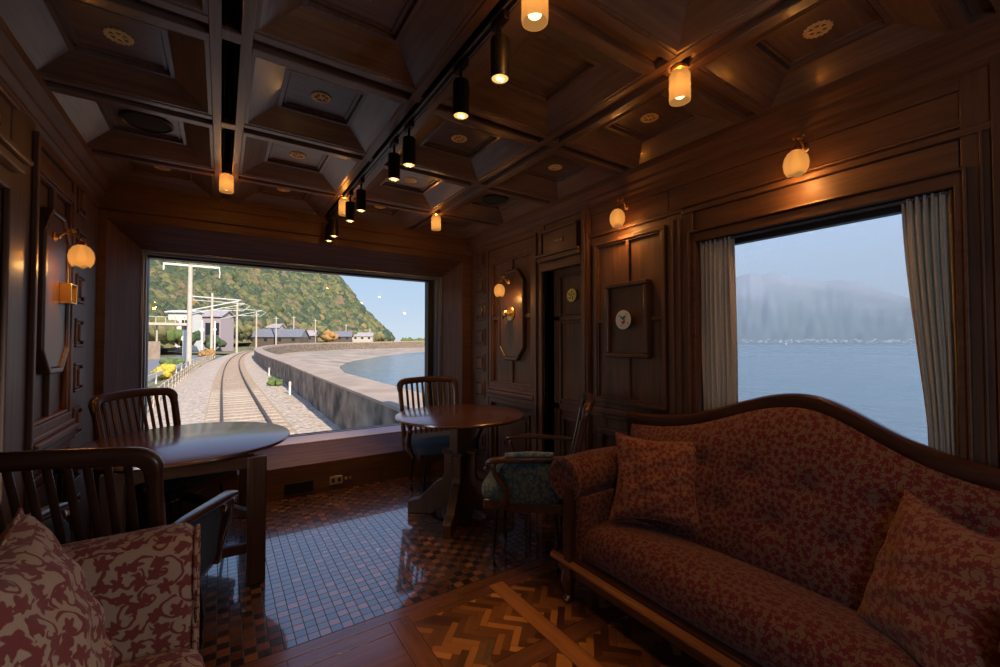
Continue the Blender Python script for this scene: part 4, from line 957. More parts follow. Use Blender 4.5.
# --- chairs
def make_chair(seat_mat, side_mat=None, pad_mat=None):
    """origin on the floor under the seat; faces local +Y"""
    root = empty('armchair')
    wz, wx = 'chair_wood_z', 'chair_wood'
    m_ = MB(); m_.obox((0, 0, .375), (1, 0, 0), (0, 1, 0), (0, 0, 1), .245, .235, .030); m_.build('seat_frame', wx, root, bevel=.012, seg=3)
    m_ = MB()
    def seat(a, b):    # closed pillow: a around, b from underside centre to top centre
        th = 2 * PI * a; ph = PI * (b - .5)
        cx = lambda t, p: math.copysign(abs(math.cos(t)) ** p, math.cos(t)); sx = lambda t, p: math.copysign(abs(math.sin(t)) ** p, math.sin(t))
        k = abs(math.cos(ph)) ** .35
        return (.262 * cx(th, .38) * k, .255 * sx(th, .38) * k + .01, .435 + .055 * math.copysign(abs(math.sin(ph)) ** .6, math.sin(ph)))
    m_.grid(seat, 48, 14, closed_u=True); m_.build('seat_cushion', seat_mat, root, smooth=True, uv=True, weld=True, angle=80)
    # back: posts, curved crest rail with turned-down ends, slats, lower rail
    def back_y(z): return -.225 - .115 * (z - .40) / .55
    for s_ in (-1, 1):
        m_ = MB(); pth = [(s_ * (.234 + .016 * t), back_y(.34 + .52 * t), .34 + .52 * t) for t in [k / 8 for k in range(9)]]
        m_.sweep(pth, rrect(.036, .040, .010, 3), up=(0, 1, 0)); m_.build('back_post', wz, root, smooth=True)
    m_ = MB(); pth = []; bow = lambda x: .032 * (1 - min(1, abs(x) / .27) ** 2)
    CR = [(-.250, .845), (-.2515, .875)] + [(-.252 + .055 * (1 - math.cos(R(q))), .890 + .045 * math.sin(R(q))) for q in range(10, 91, 16)] 
    CR = CR + [(-.16, .938), (-.08, .942), (0, .944)]; CR = CR + [(-x, z) for x, z in CR[-2::-1]]
    m_.sweep([(x, back_y(z) - bow(x), z) for x, z in CR], rrect(.056, .042, .016, 4), up=(0, 1, 0), scales=[.75, .85] + [1] * (len(CR) - 4) + [.85, .75]); m_.build('crest_rail', wx, root, smooth=True)
    for k in range(9):
        x = -.192 + .048 * k; t = x / .275
        m_ = MB(); zt = .925
        m_.sweep([(x * .93, back_y(.45) - .0, .44), (x * .97, back_y(.68) - .5 * bow(x), .68), (x, back_y(zt) - bow(x), zt)], rrect(.021, .013, .005, 2), up=(0, 1, 0)); m_.build('back_slat', wz, root, smooth=True)
    m_ = MB(); m_.sweep([(-.235, back_y(.44), .45), (.235, back_y(.44), .45)], rrect(.026, .040, .008, 3)); m_.build('back_rail', wx, root, smooth=True)
    for s_ in (-1, 1):
        # arm: sweeps forward and outward, scrolls over at the front
        pth = [(s_ * .243, back_y(.645), .645), (s_ * .262, -.15, .655), (s_ * .285, -.02, .650), (s_ * .297, .09, .645), (s_ * .300, .165, .640), (s_ * .300, .205, .622), (s_ * .300, .215, .598), (s_ * .299, .200, .582)]
        m_ = MB(); m_.sweep(pth, rrect(.048, .030, .012, 3), scales=[.8, .9, 1, 1.08, 1.12, 1.05, .9, .6]); m_.build('arm', wx, root, smooth=True, subd=1)
        pth = [(s_ * .296, .155, .632), (s_ * .297, .170, .590), (s_ * .296, .150, .545), (s_ * .290, .105, .495), (s_ * .280, .085, .445), (s_ * .268, .110, .395), (s_ * .255, .150, .36)]
        m_ = MB(); m_.sweep(pth, rrect(.028, .034, .010, 3), up=(1, 0, 0), scales=[.85, .9, 1, 1.1, 1.1, 1.05, 1.0]); m_.build('arm_support', wz, root, smooth=True, subd=1)
        if side_mat and not (pad_mat and s_ == 1):
            m_ = MB()
            def sd(a, b):
                th = 2 * PI * a; y = -.235 + .40 * b; k = (1 - abs(2 * b - 1) ** 6)
                return (s_ * (.262 + .022 * k * math.cos(th)), y, .512 + (.112 + .010 * b) * k * math.copysign(abs(math.sin(th)) ** .5, math.sin(th)))
            m_.grid(sd, 28, 14, closed_u=True); m_.build('arm_side_upholstery', side_mat, root, smooth=True, uv=True, weld=True, angle=80)
        if pad_mat and s_ == -1:
            m_ = MB(); m_.sweep([(s_ * .268, -.16, .676), (s_ * .284, -.04, .678), (s_ * .296, .10, .668)], rrect(.046, .024, .011, 4), scales=[.8, 1, .85]); m_.build('arm_pad', pad_mat, root, smooth=True, uv=True)
    for sx in (-1, 1):
        for sy in (-1, 1):
            m_ = MB(); x, y = sx * .17, sy * .165
            m_.tube([(x, y, .36), (x * 1.06, y * 1.06, .24), (x * 1.12, y * 1.12, .12), (x * 1.10, y * 1.10, .02), (x * 1.08, y * 1.08, 0)], .0095, 10); m_.build('leg', 'metal_black', root, smooth=True)
    return root
def face(fx, fy): return math.atan2(-fx, fy)
CH = [((-.295, 2.10), face(.34, .94), 'blue_plain', 'blue_plain', None, 'dark slatted wooden armchair at the near side of the oval table, seen from behind'),
      ((-.23, 3.47), face(.70, -.71), 'blue_floral', None, None, 'slatted wooden armchair with blue floral seat against the end window at the oval table'),
      ((1.575, 3.31), face(-.10, -1.0), 'blue_plain', None, None, 'slatted wooden armchair with plain dark seat between end window and round table'),
      ((1.58, 2.07), face(-.72, .69), 'blue_floral', 'blue_floral', 'blue_pad', 'wooden armchair with blue upholstered sides between the round table and the sofa')]
for (x, y), rz, a, b, c, lb in CH:
    o = make_chair(a, b, c); o.location = (x, y, 0); o.rotation_euler = (0, 0, rz); o.scale = (1.06, 1.0, 1.0) if y == 3.31 else (1, 1, 1); tag(o, lb, 'chair', 'slatted wooden armchairs at the tables')

# --- round pedestal table
t = empty('round_table', (1.51, 2.83, 0)); tag(t, 'round dark wooden pedestal table near the right end of the window', 'table')
m_ = MB(); m_.lathe([(.001, .722), (.440, .722), (.468, .728), (.478, .738), (.476, .748), (.465, .752), (.001, .752)], 72); m_.build('table_top', 'table_top', t, smooth=True)
m_ = MB(); m_.box(-.062, .062, -.062, .062, .05, .70); m_.box(-.16, .16, -.16, .16, .70, .722); m_.build('pedestal', 'dark_z', t, bevel=.006)
base_a = math.atan2(3.10 - 2.83, 1.20 - 1.51)
for k in range(4):
    a = base_a + k * PI / 2; er = Vector((math.cos(a), math.sin(a), 0)); et = Vector((-er.y, er.x, 0))
    prof = [(.055, .05), (.16, .045), (.22, .0), (.40, 0), (.40, .085), (.37, .10), (.31, .115), (.22, .205), (.17, .255), (.135, .27), (.12, .30), (.12, .455), (.055, .455)]
    m_ = MB(); hw = .030
    m_.prism([er * r - et * hw + Vector((0, 0, z)) for r, z in prof], [er * r + et * hw + Vector((0, 0, z)) for r, z in prof]); f = m_.build('foot', 'dark_z', t, bevel=.006)
    m_ = MB(); m_.obox(er * .092 + Vector((0, 0, .468)), er, et, (0, 0, 1), .038, .042, .013); m_.build('foot_cap', 'dark_x', f, bevel=.006)

# --- oval table by the left wall
t = empty('oval_table', (-.145, 3.17, 0)); tag(t, 'oval wooden table reflecting the window by the left wall', 'table')
m_ = MB()
prof = [(.0, .672), (.95, .672), (.985, .678), (1.0, .687), (.997, .697), (.98, .702), (.0, .702)]; seg = 84; rings = []
for f, z in prof:
    f = max(f, .002); rings.append([m_.bm.verts.new((.535 * f * math.cos(2 * PI * k / seg), .60 * f * math.sin(2 * PI * k / seg), z)) for k in range(seg)])
for a, b in zip(rings, rings[1:]):
    for k in range(seg): m_.bm.faces.new((a[k], a[(k + 1) % seg], b[(k + 1) % seg], b[k]))
m_.bm.faces.new(rings[0][::-1]); m_.bm.faces.new(rings[-1]); m_.build('table_top', 'table_top', t, smooth=True)
LEG = [(.315, -.525), (-.27, -.50), (.315, .50), (-.29, .50)]
for x, y in LEG:
    m_ = MB(); m_.box(x - .045, x + .045, y - .032, y + .032, 0, .672); m_.build('leg', 'dark_z', t, bevel=.006)
for a, b in ((LEG[0], LEG[1]), (LEG[2], LEG[3])):
    m_ = MB(); m_.box(min(a[0], b[0]), max(a[0], b[0]), a[1] - .012, a[1] + .012, .612, .672); m_.build('apron', 'dark_x', t, bevel=.004)
def beam(mb, p, q, h, wd): 
    p, q = Vector(p), Vector(q); d = (q - p); L_ = d.length; d.normalize(); s_ = d.cross(Vector((0, 0, 1))).normalized(); mb.obox((p + q) / 2, d, s_, d.cross(s_), L_ / 2, wd / 2, h / 2)
m_ = MB(); beam(m_, (LEG[1][0], LEG[1][1], .60), (LEG[2][0], LEG[2][1], .60), .055, .03); m_.build('diagonal_brace', 'plank_light', t, bevel=.004)
m_ = MB(); beam(m_, (LEG[0][0], LEG[0][1], .35), (LEG[3][0], LEG[3][1], .35), .04, .04); m_.build('diagonal_stretcher', 'chair_wood', t, bevel=.004)
m_ = MB(); beam(m_, (LEG[0][0], LEG[0][1], .19), (LEG[1][0], LEG[1][1], .19), .05, .03); m_.build('low_stretcher', 'dark_x', t, bevel=.004)

# --- the long sofa under the sea window
sofa = empty('sofa', (1.8, .83, 0)); tag(sofa, 'long brown-red damask sofa with serpentine wooden back under the sea window', 'sofa')
SO = Vector(sofa.location)
SY0, SY1 = -.04, 1.69
def top_z(y):
    d = (y - .81); a = abs(d)
    return .872 + .19 * math.exp(-(d / (.40 if d > 0 else .33)) ** 2) - .015 * max(0, a - .6)
def back_x(z): return 1.86 + .20 * (z - .36) / .6
NB = 60
m_ = MB()     # wooden crest: a moulded band following the serpentine line, with its back board
def sec(y):
    z = top_z(y); x = back_x(z)
    return [(x - .012, z - .064), (x - .020, z - .040), (x - .014, z - .010), (x + .004, z), (x + .040, z - .002), (x + .055, z - .012), (x + .055, .20), (x + .03, .20)]
rings = [[m_.bm.verts.new(Vector((x, y, z)) - SO) for x, z in sec(y)] for y in [SY0 + (SY1 - SY0) * k / NB for k in range(NB + 1)]]
for a, b in zip(rings, rings[1:]):
    for k in range(8): m_.bm.faces.new((a[k], a[(k + 1) % 8], b[(k + 1) % 8], b[k]))
m_.bm.faces.new(rings[0][::-1]); m_.bm.faces.new(rings[-1]); m_.build('back_frame', 'sofa_wood', sofa, smooth=True)
TUFT = [(y, z) for z, off in ((.56, 0), (.72, .11)) for y in [(.17 + off + .22 * k) for k in range(7)]]
m_ = MB()
def backrest(a, b):
    y = SY0 + .05 + (SY1 - SY0 - .10) * a; zt = top_z(y) - .058; z = .33 + (zt - .33) * b
    edge = (1 - abs(2 * a - 1) ** 14) * (1 - abs(2 * b - 1) ** 5)
    bul = .075 * edge
    for ty, tz in TUFT:
        d2 = (y - ty) ** 2 + (z - tz) ** 2
        bul -= .026 * math.exp(-d2 / .0016) * (1 if b < .93 else 0)
    return Vector((back_x(z) - .012 - bul, y, z)) - SO
m_.grid(backrest, 120, 44); o = m_.build('backrest', 'damask_sofa', sofa, smooth=True, uv=True, angle=80)
for y, z in TUFT:
    if z < top_z(y) - .1:
        m_ = MB(); m_.ball(Vector((back_x(z) - .012 - .050, y, z)) - SO, .009, .5, 1, 1, 10, 6); m_.build('tufting_button', 'damask_sofa', sofa, smooth=True, uv=True)
m_ = MB()
def seat(a, b):
    y = .125 + (1.525 - .125) * a; t_ = b
    ey = 1 - abs(2 * a - 1) ** 10
    # section: from below the front, round the bulging front edge, back over the crown
    S_ = [(1.50, .215), (1.478, .245), (1.465, .285), (1.468, .330), (1.485, .365), (1.52, .390), (1.58, .402), (1.66, .402), (1.75, .390), (1.86, .365), (1.92, .34)]
    f = t_ * (len(S_) - 1); i = min(int(f), len(S_) - 2); f -= i
    x = S_[i][0] * (1 - f) + S_[i + 1][0] * f; z = S_[i][1] * (1 - f) + S_[i + 1][1] * f
    x += (1 - ey) * .02; z = z - (1 - ey) * .03 + .004 * math.sin(9 * y + 14 * x) * ey
    return Vector((x, y, z)) - SO
m_.grid(seat, 80, 40); m_.build('seat', 'damask_sofa', sofa, smooth=True, uv=True, angle=80)
m_ = MB(); m_.box(1.455 - SO.x, 1.90 - SO.x, .05 - SO.y, 1.67 - SO.y, .125, .22); m_.build('seat_base', 'sofa_wood', sofa, bevel=.01)
m_ = MB(); pr = [(1.455, .172), (1.436, .178), (1.426, .190), (1.432, .204), (1.455, .210)]
m_.prism([Vector((x, .0, z)) - SO for x, z in pr], [Vector((x, 1.70, z)) - SO for x, z in pr]); m_.build('front_rail', 'rail_wood', sofa, bevel=.003)
for yc, sg in ((1.635, 1), (.075, -1)):
    m_ = MB(); Rr = .112
    def arm(a, b):   # roll with a skirt down its inner side
        x = 1.475 + (1.93 - 1.475) * b
        P_ = []
        th = R(-60) + R(300) * a          # wraps over the top from outside-below to inside-below
        y = yc + sg * Rr * math.cos(th); z = .585 + Rr * .98 * math.sin(th)
        return Vector((x, y, z + .008 * math.sin(b * PI))) - SO
    m_.grid(arm, 36, 12); 
    arm_o = m_.build('arm_roll', 'damask_sofa', sofa, smooth=True, uv=True, angle=80)
    m_ = MB(); m_.lathe([(.108, 0), (.105, -.012), (.092, -.020), (.084, -.014), (.070, .0), (.062, .022), (.040, .026), (.001, .026)], 36, axis='x', c=Vector((1.478, yc, .585)) - SO); m_.build('arm_scroll', 'damask_sofa', arm_o, smooth=True, uv=True, angle=80)
    m_ = MB(); m_.tube([Vector((1.472, yc + sg * .110 * math.cos(R(a)), .585 + .108 * math.sin(R(a)))) - SO for a in range(-40, 241, 10)], .006, 8); m_.build('arm_piping', 'damask_cushion', arm_o, smooth=True, uv=True)
    m_ = MB(); ya, yb = yc - sg * .115, yc + sg * .02; m_.box(1.475 - SO.x, 1.93 - SO.x, ya - SO.y, yb - SO.y, .19, .52); m_.build('arm_panel', 'damask_sofa', sofa, bevel=.012, uv=True)
    m_ = MB(); pr = [(-.024, .12), (.024, .12), (.022, .30), (.026, .44), (.024, .55), (-.024, .55), (-.026, .44), (-.022, .30)]
    m_.prism([Vector((1.435, yc - sg * .055 + y, z)) - SO for y, z in pr], [Vector((1.478, yc - sg * .055 + y, z)) - SO for y, z in pr]); m_.build('arm_post', 'sofa_wood', sofa, bevel=.005)
    for xf in (1.475, 1.98):
        m_ = MB(); dx = -1 if xf < 1.6 else 1
        pth = [(xf, yc - sg * .04, .14), (xf + dx * .018, yc - sg * .04, .10), (xf + dx * .012, yc - sg * .04, .055), (xf + dx * .004, yc - sg * .04, .025), (xf + dx * .03, yc - sg * .04, 0.0)]
        m_.sweep([Vector(p) - SO for p in pth], rrect(.05, .05, .018, 3), up=(0, 1, 0), scales=[1.5, 1.35, .95, .8, .9]); m_.build('foot', 'sofa_wood', sofa, smooth=True)
place_cushion((1.785, 1.32, .615), (.22, -.345, 0), (.16, .10, .38), .42, .43, .13, 'damask_cushion', 'square damask cushion leaning in the far corner of the long sofa', 'damask scatter cushions')
place_cushion((1.70, .325, .575), (-.23, -.27, 0), (.05, -.17, .40), .44, .46, .15, 'damask_cushion', 'square damask cushion at the near end of the long sofa, lower right', 'damask scatter cushions')

# --- the red floral settee, left foreground
st = empty('settee', (-.37, 1.0, 0)); tag(st, 'beige settee with red floral pattern in the left foreground', 'settee')
SO2 = Vector(st.location)
m_ = MB()
def sarm(a, b):     # padded arm, rounded top; cross-section in Y/Z swept along X
    x = -.66 + (.605) * b
    rx = 1 - max(0, (b - .93) / .07) ** 2 * .10
    sec_ = []
    th = a * 2 * PI
    yy = 1.57 + .098 * rx * math.copysign(abs(math.cos(th)) ** .55, math.cos(th)); zz = .495 + .245 * rx * math.copysign(abs(math.sin(th)) ** .45, math.sin(th))
    return Vector((x, yy, zz)) - SO2
V = m_.grid(sarm, 48, 24, closed_u=True)
m_.bm.faces.new([r[-1] for r in V]); m_.bm.faces.new([r[0] for r in V][::-1])
m_.build('arm', 'damask_fg', st, bevel=.012, smooth=True, uv=True, angle=70)
m_ = MB(); m_.tube([Vector((-.052, 1.57 + .098 * .92 * math.copysign(abs(math.cos(q)) ** .55, math.cos(q)), .495 + .245 * .92 * math.copysign(abs(math.sin(q)) ** .45, math.sin(q)))) - SO2 for q in [2 * PI * k / 48 for k in range(49)]], .006, 8); m_.build('arm_piping', 'damask_fg', st, smooth=True, uv=True)
m_ = MB()
def ss(a, b):
    y = .42 + 1.05 * a; th = PI * (b - .5); th2 = th
    k = abs(math.cos(th)) ** .3; e_ = (1 - abs(2 * a - 1) ** 12)
    x = -.345 + .325 * math.copysign(abs(math.sin(2 * PI * b)) ** .4, math.sin(2 * PI * b)) * (.9 + .1 * e_); z = .385 + .090 * math.copysign(abs(math.cos(2 * PI * b)) ** .4, math.cos(2 * PI * b)) * (.75 + .25 * e_)
    return Vector((x, y, z)) - SO2
V = m_.grid(ss, 40, 48); m_.bm.faces.new(V[0][:-1]); m_.bm.faces.new(V[-1][:-1][::-1])
m_.build('seat_cushion', 'damask_fg', st, smooth=True, uv=True, weld=True, angle=70)
m_ = MB(); m_.box(-.66 - SO2.x, -.06 - SO2.x, .42 - SO2.y, 1.66 - SO2.y, .14, .30); m_.build('base', 'damask_fg', st, bevel=.012, uv=True)
m_ = MB(); m_.box(-.70 - SO2.x, -.56 - SO2.x, .42 - SO2.y, 1.66 - SO2.y, .14, .80); m_.build('backrest', 'damask_fg', st, bevel=.04, seg=4, uv=True)
for x, y in ((-.10, 1.60), (-.10, .48), (-.64, 1.60), (-.64, .48)):
    m_ = MB(); m_.lathe([(.014, 0), (.020, .05), (.026, .14)], 12, c=Vector((x, y, 0)) - SO2); m_.build('foot', 'dark_z', st, smooth=True)
place_cushion((-.30, 1.19, .67), (0.03, -1, 0), (-.30, .02, .94), .47, .48, .17, 'damask_fg', 'large red floral cushion on the settee at the lower left corner', 'damask scatter cushions')

# ================================================================== outside, ahead of the train
ZR = -.79                                     # top of the rails
def track_x(y): return .58 + .00048 * max(0, y - 20) ** 2
def np_mesh(name, verts, faces, mat, parent=None, smooth=False):
    me = bpy.data.meshes.new(name); me.from_pydata([tuple(v) for v in verts], [], [tuple(f) for f in faces]); me.materials.append(M[mat])
    if smooth: me.polygons.foreach_set('use_smooth', [True] * len(me.polygons))
    o = bpy.data.objects.new(name, me); link(o, parent); return o
def ribbon(name, rows, mat, smooth=True):    # rows: list of lists of points
    n = len(rows[0]); V = [p for r in rows for p in r]
    F = [(i * n + j, i * n + j + 1, (i + 1) * n + j + 1, (i + 1) * n + j) for i in range(len(rows) - 1) for j in range(n - 1)]
    return np_mesh(name, V, F, mat, None, smooth)
YS = [4.6 + .8 * k for k in range(60)] + [52 + 4 * k for k in range(26)]
rnd = random.Random(3)
# ballast bed
rows = []
for y in YS:
    c = track_x(y); r = []
    for dx, z in ((-3.2, -1.30), (-2.6, -1.12), (-2.0, -1.02), (-1.4, -.95), (-1.0, -.92), (-.5, -.91), (0, -.91), (.5, -.91), (1.0, -.92), (1.5, -.93), (2.2, -.95), (2.7, -.97)):
        r.append((c + dx, y, z + rnd.uniform(-.03, .03)))
    rows.append(r)
o = ribbon('ballast_ground', rows, 'ballast'); struct(o)
rows = [[(track_x(y) + dx, y, -.868) for dx in (-.95, -.3, .3, .95)] for y in YS]
# rails: one railway track thing with rails and sleepers as its parts
trk = empty('railway_track', (0, 5, ZR)); tag(trk, 'single railway track with rusty rails curving away ahead', 'railway track')
for s_ in (-1, 1):
    m_ = MB(); pth = [(track_x(y) + s_ * .5335, y - 5, 0) for y in YS]
    m_.sweep(pth, [(-.034, 0), (.034, 0), (.034, -.035), (.012, -.05), (.012, -.12), (.06, -.14), (-.06, -.14), (-.012, -.12), (-.012, -.05), (-.034, -.035)]); m_.build('rail', 'rail', trk)
for k in range(24):
    y = 8.0 + .66 * k
    m_ = MB(); c = track_x(y); m_.box(c - .92, c + .92, y - 5 - .12, y - 5 + .12, -.16, -.092 + rnd.uniform(-.006, .006)); m_.build('sleeper', 'sleeper', trk, bevel=.015)
rows = [[(track_x(y) + dx, y, -.892 + .004 * (k % 2)) for k, dx in enumerate((-.95, -.45, .0, .45, 1.0))] for y in YS if y > 5]
o = ribbon('rusty_ballast_ground', rows, 'rust'); struct(o)

# seawall with its wide top, right of the track, sweeping round the bay
WALL = [(2.50, 4.2, .17), (2.58, 8, .17), (2.66, 13, .17), (2.80, 19, .17), (3.02, 27, .18), (3.25, 43, .2), (3.75, 62, .25), (4.7, 82, .35), (6.6, 100, .5), (11.0, 125, .8), (22, 160, 1.3), (47, 206, 1.7), (80, 245, 2.2), (121, 282, 3.0), (170, 312, 3.6), (240, 340, 4.0)]
def resample(P, n=8):
    out = []
    for i in range(len(P) - 1):
        p0, p1, p2, p3 = [np.array(P[max(0, min(len(P) - 1, i + k))], float) for k in (-1, 0, 1, 2)]
        for q in range(n):
            t = q / n; out.append(tuple(.5 * ((2 * p1) + (-p0 + p2) * t + (2 * p0 - 5 * p1 + 4 * p2 - p3) * t * t + (-p0 + 3 * p1 - 3 * p2 + p3) * t ** 3)))
    out.append(tuple(map(float, P[-1]))); return out
WP_ = resample(WALL)
def offset(P, d):
    out = []
    for i, p in enumerate(P):
        a, b = P[max(0, i - 1)], P[min(len(P) - 1, i + 1)]; tx, ty = b[0] - a[0], b[1] - a[1]; L_ = math.hypot(tx, ty); out.append((p[0] + ty / L_ * d, p[1] - tx / L_ * d, p[2]))
    return out
WO = offset(WP_, 1.15)
rows = []
for a, b in zip(WP_, WO): rows.append([(a[0], a[1], -1.2), (a[0], a[1], a[2] - .06), (a[0] - .02, a[1], a[2] - .05)])
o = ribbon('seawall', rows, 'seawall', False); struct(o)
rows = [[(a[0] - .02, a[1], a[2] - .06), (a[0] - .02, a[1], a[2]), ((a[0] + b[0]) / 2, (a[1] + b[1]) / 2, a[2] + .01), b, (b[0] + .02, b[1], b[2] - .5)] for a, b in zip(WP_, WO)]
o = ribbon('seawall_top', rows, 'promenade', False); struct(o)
rows = [[(b[0], b[1], b[2] - .02), (b[0] + (.12), b[1] - .02, -3.6)] for b in WO]
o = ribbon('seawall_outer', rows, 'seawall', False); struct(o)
# beach and sea edge
EDGE = [(6.0, 6), (7.0, 20), (9.5, 40), (12.5, 55), (15.4, 66), (18.9, 83), (29.5, 110), (58.7, 160), (85, 192), (125, 228), (180, 262), (250, 295)]
EP = resample([(x, y, -3.0) for x, y in EDGE], 10)
def near_wall(t):  # wall point of the same fraction
    i = min(len(WO) - 1, int(t * (len(WO) - 1))); return WO[i]
rows = []
yw = [p[1] for p in WO]
for i, p in enumerate(EP):
    t = i / (len(EP) - 1); 
    # nearest outer wall point
    q = min(WO, key=lambda w_: (w_[0] - p[0]) ** 2 + (w_[1] - p[1]) ** 2)
    rows.append([(q[0] - .3, q[1] + .3, -1.7), ((2 * q[0] + p[0]) / 3, (2 * q[1] + p[1]) / 3, -2.1), ((q[0] + 2 * p[0]) / 3, (q[1] + 2 * p[1]) / 3, -2.55), p, (p[0] + 3, p[1] - 2, -3.6)])
o = ribbon('beach', rows, 'beach'); struct(o)
SEA = [(3, -400, -3.0), (3, 300, -3.0), (400, 900, -3.0), (2000, 20000, -3.0), (40000, 20000, -3.0), (40000, -20000, -3.0), (3, -20000, -3.0)]
o = np_mesh('sea', [(3, -9000, -3), (3, 120, -3), (9000, 9000, -3), (14000, 9000, -3), (14000, -9000, -3)], [(0, 4, 3, 2, 1)], 'sea'); struct(o)
o['kind'] = 'structure'
# land left of the track: verge, road, ground behind the far wall
rows = []
for y in [4.6 + 3 * k for k in range(70)]:
    c = track_x(y); rows.append([(c - 60 - y * .3, y, -1.2), (c - 14, y, -1.55), (c - 4.6, y, -1.55), (c - 3.6, y, -1.35), (c - 3.0, y, -1.25)])
o = ribbon('verge_ground', rows, 'soil'); struct(o)
rows = [[(track_x(y) - 12.5, y, -1.50), (track_x(y) - 5.0, y, -1.50)] for y in [5 + 4 * k for k in range(50)]]
o = ribbon('road', rows, 'asphalt'); struct(o)
rows = []
for p in WP_[68:]:
    rows.append([(p[0] - .1, p[1] + .1, -1.3), (p[0] - 14, p[1] + 12, -1.1), (p[0] - 45, p[1] + 45, 1.0), (p[0] - 130, p[1] + 110, 3)])
o = ribbon('village_ground', rows, 'soil'); struct(o)

# the wooded hill -------------------------------------------------------------------------------
FOOT = [(-90, 42, -1), (-48, 55, -1), (-26, 72, -1), (-17, 96, -.5), (-12, 125, 0), (-4, 160, .5), (11, 215, 1.5), (36, 252, 2), (69, 284, 2.5), (92, 306, 2.6), (109, 322, 2.4)]
RIDGE = [(-220, 130, 44), (-180, 190, 46), (-140, 245, 49), (-105, 290, 52), (-70, 325, 57), (-24, 362, 62), (18, 383, 65), (54, 383, 64), (76, 371, 57), (97, 352, 25), (110.5, 326, 3.2)]
FP, RP = np.array(resample(FOOT, 10)), np.array(resample(RIDGE, 10))
def hill_point(s, t):
    i = s * (len(FP) - 1); k = np.minimum(i.astype(int), len(FP) - 2); f = (i - k)[:, None]
    a = FP[k] * (1 - f) + FP[k + 1] * f; b = RP[k] * (1 - f) + RP[k + 1] * f
    p = a + (b - a) * t[:, None]
    h = b[:, 2] - a[:, 2]
    p[:, 2] = a[:, 2] + h * (t ** .92)
    p[:, 2] += h * .05 * np.sin(s * 21 + t * 3) * np.sin(t * np.pi) + h * .03 * np.sin(s * 47 + 2 + t * 9) * np.sin(t * np.pi)
    return p
ns, ntt = 100, 40
sg, tg = np.meshgrid(np.linspace(0, 1, ns + 1), np.linspace(0, 1.0, ntt + 1), indexing='ij')
HV = hill_point(sg.ravel(), tg.ravel()).reshape(ns + 1, ntt + 1, 3)
rows = [[tuple(p) for p in r] + [tuple(r[-1] + np.array([-20, 60, -40]))] for r in HV]
o = ribbon('hill', rows, 'soil'); struct(o)
# crowns of the wood
rg = np.random.default_rng(5)
bm_ = bmesh.new(); bmesh.ops.create_icosphere(bm_, subdivisions=2, radius=1.0)
IV = np.array([v.co[:] for v in bm_.verts]); IF = np.array([[v.index for v in f.verts] for f in bm_.faces]); bm_.free()
bm_ = bmesh.new(); bmesh.ops.create_icosphere(bm_, subdivisions=3, radius=1.0)
IV3 = np.array([v.co[:] for v in bm_.verts]); IF3 = np.array([[v.index for v in f.verts] for f in bm_.faces]); bm_.free()
def lump(iv, seed, amp=.28):
    g = np.random.default_rng(seed); d = np.zeros(len(iv))
    for _ in range(26):
        c = g.normal(size=3); c /= np.linalg.norm(c); d += np.exp(-((iv - c) ** 2).sum(1) / .12) * g.uniform(.4, 1)
    d = d / d.max(); return iv * (1 - amp + 2 * amp * d)[:, None]
VAR = [lump(IV, q) for q in range(10)]
def forest(name, n, seed, tmin, tmax, r0, r1, smin=0., smax=1.):
    g = np.random.default_rng(seed); V, F = [], []; off = 0
    s = g.uniform(smin, smax, n); t = g.uniform(tmin, tmax, n)
    P = hill_point(s, t)
    for i in range(n):
        d = math.hypot(P[i, 0], P[i, 1]); r = g.uniform(r0, r1) * (.55 + .45 * min(1.6, d / 220))
        v = VAR[i % 10] * np.array([r, r, r * g.uniform(.75, 1.15)]); a = g.uniform(0, 6.28); c_, s_ = math.cos(a), math.sin(a)
        v = np.stack([v[:, 0] * c_ - v[:, 1] * s_, v[:, 0] * s_ + v[:, 1] * c_, v[:, 2]], 1) + P[i] + np.array([0, 0, r * .45])
        V.append(v); F.append(IF + off); off += len(v)
    V = np.concatenate(V); F = np.concatenate(F)
    me = bpy.data.meshes.new(name); me.vertices.add(len(V)); me.vertices.foreach_set('co', V.ravel())
    me.loops.add(F.size); me.loops.foreach_set('vertex_index', F.ravel().astype(np.int32))
    me.polygons.add(len(F)); me.polygons.foreach_set('loop_start', np.arange(0, F.size, 3, dtype=np.int32)); me.polygons.foreach_set('loop_total', np.full(len(F), 3, dtype=np.int32))
    me.update(calc_edges=True); me.validate(); me.materials.append(M['forest']); me.polygons.foreach_set('use_smooth', [True] * len(F))
    o = bpy.data.objects.new(name, me); link(o); return o
o = forest('hillside_foliage', 9000, 11, .03, 1.0, 1.7, 3.6)
tag(o, 'dense autumn woodland covering the hillside ahead', 'woodland', kind='stuff')
# single trees along the foot of the hill
def make_tree(seed, mat='forest'):
    root = empty('hillside_tree')
    v = lump(IV3, 100 + seed, .34) * np.array([1.0, 1.0, .92]) + np.array([0, 0, 1.25])
    np_mesh('crown', v, IF3, mat, root, True)
    m_ = MB(); m_.lathe([(.16, -.4), (.12, .2), (.08, .7)], 8); m_.build('trunk', 'trunk', root, smooth=True)
    return root
protos = [make_tree(q) for q in range(5)]; used = set()
gt = np.random.default_rng(21)
ss_ = np.linspace(.16, .97, 46) + gt.uniform(-.006, .006, 46); PT = hill_point(ss_, gt.uniform(.0, .05, 46))
for i in range(46):
    q = i % 5; o = protos[q] if q not in used else copy_tree(protos[q]); used.add(q)
    sc = gt.uniform(1.8, 3.6); o.location = tuple(PT[i]); o.scale = (sc, sc, sc); o.rotation_euler = (0, 0, gt.uniform(0, 6.28))
    tag(o, 'bushy tree at the foot of the wooded hill behind the houses', 'tree', 'trees at the foot of the hill')

